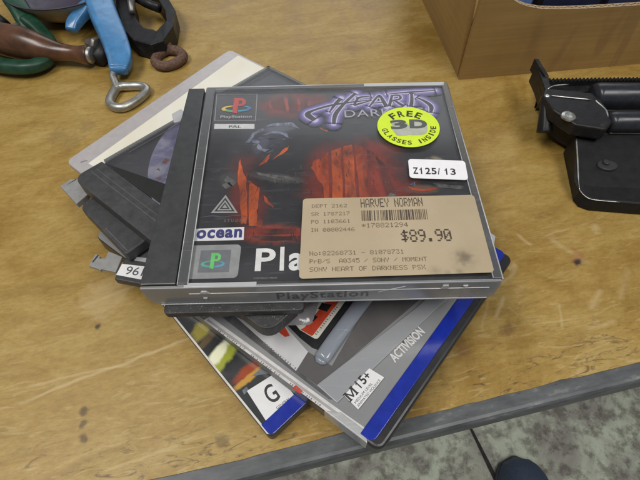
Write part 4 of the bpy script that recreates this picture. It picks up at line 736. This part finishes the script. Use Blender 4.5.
q = MB(); q.tube([(-101.8, 236, 6), (-99.0, 246, 7), (-97, 262, 9)], [6.0, 6.4, 7], 12); q.build('bolt_shaft', BLKP, t)
t = thing('mincer_body', 'dark green enamelled casting behind and under the wooden handle', 'mincer', (-165, 245, 0), CL)
q = MB(); lathe_along(q, [(-200, 242, 8, 5), (-184.6, 233.6, 8, 7.6), (-166.7, 227.8, 8, 7.9), (-150.0, 227.0, 8, 7.6), (-141.4, 235.1, 8, 7), (-143.1, 254.0, 9, 6.5), (-154, 268, 14, 6.4), (-165, 277, 18, 8.0)], 24, 0.85, 0.6, 0.7); q.build('casting_foot', GREEN, t)
q = MB(); lathe_along(q, [(-196, 330, 27, 9), (-186.2, 305.7, 25, 9), (-175.0, 290.1, 22, 9), (-167.4, 278.2, 17, 8.6), (-163, 270, 12, 7)], 24, 0.85, 0.6, 0.7); q.build('casting_arm', GREEN, t)
q = MB(); q.tube([(-178, 271, 14), (-172.5, 270, 14), (-170.5, 269.8, 14)], [3, 5.4, 4.0], 12); q.build('nut', plain('tarnished_steel', (0.22, 0.20, 0.18), 0.45), t)
t = thing('pan', 'shallow tan pan with dark purple lining behind the wooden handle', 'pan', (-140, 330, 0), CL)
q = MB(); prof = [(24, 6), (34, 6.5), (44, 14), (51, 26), (52.5, 27.5), (50.5, 27.2), (42, 15.5), (33, 8.6), (0, 8)]; NN = 40
cx, cy = -146, 326; vs = [(cx+r_*math.cos(2*math.pi*k/NN), cy+r_*math.sin(2*math.pi*k/NN), zz_) for r_, zz_ in prof for k in range(NN)]
for i in range(len(prof)-1):
    pass
q.add(vs, [[i*NN+k, i*NN+(k+1) % NN, (i+1)*NN+(k+1) % NN, (i+1)*NN+k] for i in range(3) for k in range(NN)], 0, True); 
q.build('pan_wall', print_mat('tan_enamel', (0.34, 0.28, 0.18), 0.25, 60, 0.4), t)
q = MB(); q.add(vs, [[i*NN+k, i*NN+(k+1) % NN, (i+1)*NN+(k+1) % NN, (i+1)*NN+k] for i in range(3, len(prof)-1) for k in range(NN)], 0, True); q.build('pan_lining', plain('plum_enamel', (0.05, 0.04, 0.065), 0.4), t)
q = MB(); q.tube([(cx+25*math.cos(2*math.pi*k/NN), cy+25*math.sin(2*math.pi*k/NN), 3.2) for k in range(NN)], 3.0, 10, closed=True); q.build('foot_ring', plain('maroon_enamel', (0.045, 0.018, 0.018), 0.5), t)
t = thing('tool_handle', 'black tool handle lying behind the green casting at the far left', 'tool', (-215, 300, 0), CL)
q = MB(); lathe_along(q, [(-260, 330, 14, 9), (-236, 312, 14, 10), (-214, 296, 13, 9.5), (-196, 283, 12, 8), (-188, 277.5, 11, 6.5)]); q.build('grip', BLKP, t)
q = MB(); q.tube([(-189, 278.5, 11), (-180, 271, 10), (-176, 268, 10)], [3.4, 3.2, 2.4], 10); q.build('shank', STEEL, t)

# ================================================================== cardboard box and its contents, upper right
box = thing('cardboard_box', 'open brown cardboard box holding coloured cases, at the back right of the bench', 'box', (180, 209, 0))
CARD = card_mat(); e1 = Vector((144.9, 15.1)).normalized(); e2 = Vector((-10.5, 120.3)).normalized(); O = Vector((180, 209))
def bx(a, b_): return (O.x+e1.x*a+e2.x*b_, O.y+e1.y*a+e2.y*b_)
def wall(name, pts, thick, inward):                       # pts: (a, b, z) bottom pair and a top rim line
    pass
LB, WB, TH = 245, 175, 3.6
rim = [(0, 80), (6, 74), (14, 64.5), (20, 60), (27, 56), (34, 53.4), (44, 51), (58, 49.6), (80, 48.6), (110, 48), (LB, 47.6)]
q = MB(); pf = []; n = len(rim)
fr_b = [(*bx(a, 0), 0) for a, _ in rim]; fr_t = [(bx(a, 0)[0]-0.3*(z_ > 60)*e2.x, bx(a, 0)[1]-0.3, z_) for a, z_ in rim]
bk_b = [(*bx(a, TH), 0) for a, _ in rim]; bk_t = [(*bx(a, TH), z_) for a, z_ in rim]
q.add(fr_b+fr_t+bk_b+bk_t, [[i, i+1, n+i+1, n+i] for i in range(n-1)]+[[2*n+i+1, 2*n+i, 3*n+i, 3*n+i+1] for i in range(n-1)]+[[0, n, 3*n, 2*n], [n-1, 3*n-1, 4*n-1, 2*n-1]])
q.build('front_panel', CARD, box)
q = MB()                                                   # torn corrugated edge: two liners and the wave between them
q.add([(p[0], p[1], p[2]+0.05) for p in fr_t]+[(p[0], p[1], p[2]+0.05) for p in bk_t], [[i, i+1, n+i+1, n+i] for i in range(n-1)], 1)
xx = 22.0; up_ = True; P = []
while xx < LB-1:
    z_ = [rim[i][1]+(rim[i+1][1]-rim[i][1])*(xx-rim[i][0])/(rim[i+1][0]-rim[i][0]) for i in range(n-1) if rim[i][0] <= xx <= rim[i+1][0]][0]
    P.append((*bx(xx, 0.7 if up_ else TH-0.7), z_+0.25)); up_ = not up_; xx += 2.7
q.tube(P, 0.45, 6); 
for off in (0.25, TH-0.25): q.tube([(*bx(a, off), z_+0.25) for a, z_ in rim[2:]], 0.42, 6)
q.build('corrugated_edge', [plain('corrugated_tan', (0.42, 0.31, 0.19), 0.7, var=0.3, scale=600), plain('corrugated_gap', (0.13, 0.08, 0.045), 0.8)], box)
q = MB(); lp = [(*bx(-0.2, TH+0.4), 0), (*bx(-0.2, WB), 0), (*bx(-11, WB), 84), (*bx(-7, TH+0.4), 82)]; rp = [(*bx(TH-0.2, TH+0.4), 0), (*bx(TH-0.2, WB), 0), (*bx(TH-11, WB), 84), (*bx(TH-7, TH+0.4), 82)]
q.add(lp+rp, [[3, 2, 1, 0], [4, 5, 6, 7], [0, 1, 5, 4], [1, 2, 6, 5], [2, 3, 7, 6], [3, 0, 4, 7]]); q.build('side_panel', CARD, box)
q = MB(); q.prism([bx(LB-TH, TH+0.4), bx(LB-0.2, TH+0.4), bx(LB-0.2, WB), bx(LB-TH, WB)], 0, 70); q.build('side_panel', CARD, box)
q = MB(); q.prism([bx(TH+0.2, WB-TH), bx(LB-TH-0.2, WB-TH), bx(LB-TH-0.2, WB-0.2), bx(TH+0.2, WB-0.2)], 0, 78); q.build('back_panel', CARD, box)
q = MB(); q.prism([bx(TH+0.1, TH+0.1), bx(LB-TH-0.1, TH+0.1), bx(LB-TH-0.1, WB-TH-0.1), bx(TH+0.1, WB-TH-0.1)], 0.3, 3); q.build('bottom_panel', CARD, box)
def leaning_case(label, a, b_, wd, dp, h, tilt, cmat, smat, group='cases inside the cardboard box'):
    o = thing('game_case', label, 'game case', (*bx(a, b_), 3), group)
    d = math.sin(tilt)*h; hz = math.cos(tilt)*h+3
    def slab(a0, a1, b0, b1, z0, zt, mat, nm, bev=0.8):
        k0 = z0/hz; k1 = zt/hz
        lo = [bx(a0+d*k0, b0), bx(a1+d*k0, b0), bx(a1+d*k0, b1), bx(a0+d*k0, b1)]; hi = [bx(a0+d*k1, b0), bx(a1+d*k1, b0), bx(a1+d*k1, b1), bx(a0+d*k1, b1)]
        m_ = MB(); m_.prism(lo, z0, zt, 0, hi); return m_.build(nm, mat, o, bevel=bev)
    slab(a, a+wd, b_, b_+dp, 3.4, hz, cmat, 'case_body'); slab(a+1.5, a+wd-1.5, b_-0.5, b_-0.05, 8, hz-3, smat, 'cover_sheet', 0.1)
leaning_case('blue plastic case standing in the cardboard box near its left corner', 10, 16, 34, 14, 62, 0.06, plain('blue_case', (0.03, 0.075, 0.30), 0.3), plain('pale_blue_sheet', (0.14, 0.22, 0.48), 0.4))
leaning_case('black case standing in the cardboard box beside the blue case', 50, 12, 46, 15, 54, 0.0, BLKP, plain('navy_sheet', (0.02, 0.025, 0.06), 0.4))
leaning_case('dark navy case standing in the middle of the cardboard box', 102, 14, 34, 14, 56, -0.03, plain('navy_case', (0.012, 0.016, 0.05), 0.3), plain('violet_sheet', (0.04, 0.045, 0.10), 0.4))
leaning_case('dark red case standing in the right part of the cardboard box', 142, 13, 26, 14, 55, 0.05, plain('red_case', (0.16, 0.022, 0.028), 0.35), plain('dull_red_sheet', (0.20, 0.03, 0.03), 0.4))
leaning_case('grey case standing at the right end of the cardboard box', 176, 14, 50, 15, 54, 0.0, plain('slate_case', (0.05, 0.05, 0.055), 0.4), plain('slate_sheet', (0.08, 0.08, 0.085), 0.4))

# ================================================================== black folding tool, right
tool = thing('folding_tool', 'black metal folding tool with a silver rivet and ridged back edge, right of the stack', 'tool', (265, 130, 0))
q = MB()
front = [(224.9, 87.0), (226.6, 82.0), (231.5, 79.0), (259, 75.2), (345, 66)]; mid = [(226.0, 95), (229, 92), (235, 90), (259, 88), (345, 80)]; back = [(232.5, 128), (236, 128), (240, 128), (262, 126), (345, 120)]
ftop = [(226.1, 87.8), (227.8, 83.6), (232, 80.8), (259, 77.0), (345, 67.8)]
vs = [(a, b_, 0.3) for a, b_ in front]+[(a, b_, 8.2) for a, b_ in ftop]+[(a, b_, 9.6) for a, b_ in mid]+[(a, b_, 19.6) for a, b_ in back]+[(a, b_, 0.3) for a, b_ in back]
n5 = 5; fs = []
for r_ in range(4):
    for k in range(n5-1): fs.append([r_*n5+k, r_*n5+k+1, (r_+1)*n5+k+1, (r_+1)*n5+k])
for k in range(n5-1): fs.append([4*n5+k, 4*n5+k+1, k+1, k])
fs += [[0, 5, 10, 15, 20], [24, 19, 14, 9, 4]]
q.add(vs, fs)
q.build('lower_shell', plain('black_shell', (0.009, 0.009, 0.010), 0.45, var=0.25, bmp=0.1, spec=0.3), tool, bevel=1.0, seg=3)
q = MB(); q.prism([(224, 140), (234, 128), (244, 122.5), (345, 116.5), (345, 150), (224, 150)], 4, 19.8, top=[(224, 140), (234, 129), (245, 124.5), (345, 119), (345, 150), (224, 150)]); q.build('middle_step', plain('black_shell', (0.012, 0.012, 0.013), 0.4), tool, bevel=2, seg=3)
q = MB(); q.tube(smooth_path([(231.4, 122, 18.2), (229.6, 110.0, 14.6), (227.4, 97, 10.6), (226.2, 88.6, 8.5)], 5), [0.2]+[0.5]*10+[0.25]*5, 8); q.tube(smooth_path([(226.2, 88.6, 8.5), (227.8, 83.8, 8.4), (232, 80.7, 8.5), (246, 78.6, 8.5)], 5), 0.3, 6); q.build('worn_edge', CHROME, tool)
q = MB(); q.prism([(214.5, 150), (217, 136), (222, 128.5), (226, 122.5), (243, 117.5), (249, 124), (250.5, 143.5), (247, 152), (218.5, 158)], 20.2, 29.5); q.build('pivot_plate', BLKP, tool, bevel=1.5, seg=3)
q = MB(); q.tube(smooth_path([(245.6, 143.4, 29.6), (249.0, 134, 29.2), (246.0, 124.4, 28.4), (242.4, 119.8, 27)], 5), 0.7, 8); q.tube(smooth_path([(219.5, 149.2, 29.8), (230, 146.8, 29.9), (243, 144.2, 29.9)], 4), [0.2]+[0.5]*7+[0.2], 6); q.tube(smooth_path([(221, 158.2, 28), (226, 161.4, 28), (236, 162.6, 28)], 4), [0.5]*8+[0.2], 6); q.build('bright_edge', CHROME, tool)
q = MB(); NN = 24
for r0, z0, r1, z1 in ((4.3, 29.4, 4.1, 30.4), (4.1, 30.4, 2.4, 30.9), (2.4, 30.9, 2.0, 30.3), (2.0, 30.3, 0.1, 30.2)):
    q.add([(223.7+r0*math.cos(2*math.pi*k/NN), 119.6+9.5+r0*math.sin(2*math.pi*k/NN), z0) for k in range(NN)]+[(223.7+r1*math.cos(2*math.pi*k/NN), 129.1+r1*math.sin(2*math.pi*k/NN), z1) for k in range(NN)], [[k, (k+1) % NN, NN+(k+1) % NN, NN+k] for k in range(NN)], 0, True)
rv = q.build('rivet', CHROME, tool)
q = MB(); q.tube([(249.0, 152.6, 26), (252, 152.5, 26), (290, 150.5, 26), (345, 147, 26)], [7.6, 8.4, 8.4, 8.4], 22); q.build('upper_barrel', plain('gunmetal', (0.030, 0.032, 0.040), 0.28, metal=0.3, var=0.2, dust=0.1), tool)
q = MB(); q.tube([(250.5, 129.6, 24), (254, 129.4, 24), (290, 127.8, 24), (345, 125.0, 24)], [6.0, 6.8, 6.8, 6.8], 22); q.build('lower_barrel', plain('gunmetal', (0.040, 0.042, 0.052), 0.24), tool)
q = MB(); q.tube([(252, 124.2, 20.2), (345, 119.4, 20.2)], [0.45, 0.45], 8); q.build('scratched_line', plain('rubbed_steel', (0.30, 0.29, 0.27), 0.4, metal=0.6), tool)
q = MB(); q.prism([(249, 143), (345, 137), (345, 158), (249, 162.5), (232, 163), (220, 160), (219, 158.2)], 12, 22); q.build('back_frame', BLKP, tool, bevel=1)
q = MB(); base = [(219.6, 190.5), (221.5, 177), (224.5, 170.5), (232, 170.6), (262, 170.4), (345, 168.4)]
top_l = []; bot = []
xx = 225.0; k = 0; teeth = [(220.6, 189.0, 30), (221.6, 180.0, 29.5), (223.0, 172.5, 28.5)]
while xx < 345:
    teeth.append((xx, 170.2-0.018*(xx-225), 28.0 if k % 2 else 26.4)); k += 1; xx += 1.25
bot = [(a, b_, 21.0 if i < 3 else 3.0) for i, (a, b_, _) in enumerate(teeth)]; n = len(teeth)
bk = [(a+(2.6 if i < 3 else 0), b_-(0.6 if i < 3 else 2.4), z_) for i, (a, b_, z_) in enumerate(teeth)]; bkb = [(a, b_, bot[i][2]) for i, (a, b_, _) in enumerate(bk)]
q.add(teeth+bot+bk+bkb, [[i+1, i, n+i, n+i+1] for i in range(n-1)]+[[i, i+1, 2*n+i+1, 2*n+i] for i in range(n-1)]+[[2*n+i, 2*n+i+1, 3*n+i+1, 3*n+i] for i in range(n-1)]+[[0, 2*n, 3*n, n], [n-1, 2*n-1, 4*n-1, 3*n-1]]); q.build('ridged_strip', BLKP, tool)
q = MB(); q.prism([(221, 171.5), (345, 169), (345, 157.5), (249, 161.5), (219, 157)], 16, 23.0); q.prism([(221.2, 186), (223.4, 186), (226, 172), (224, 157.6), (219.6, 157.6), (221.0, 172)], 14, 27.5); q.build('top_plate', BLKP, tool, bevel=0.8)
q = MB(); q.tube([(217.4, 134.0, 13), (217.6, 141, 19), (217.4, 149.6, 27.0)], [5.2, 4.2, 3.0], 8); lv = q.build('lever', BLKP, tool, bevel=0.8)
q = MB(); q.tube([(217.4, 149.0, 27.6), (217.4, 150.2, 29.4), (217.4, 150.6, 30.0)], [2.2, 1.9, 0.8], 10); q.build('lever_tip', CHROME, lv)
q = MB(); q.prism([(245.5+6.0*math.cos(k*math.pi/10), 103+4.2*math.sin(k*math.pi/10)) for k in range(20)], 11.0, 14.4); q.prism([(244.8+2.0*math.cos(k*math.pi/8), 104.4+2.0*math.sin(k*math.pi/8)) for k in range(16)], 14.0, 15.8); sw = q.build('screw_boss', plain('boss_black', (0.035, 0.035, 0.036), 0.35), tool, bevel=0.5)
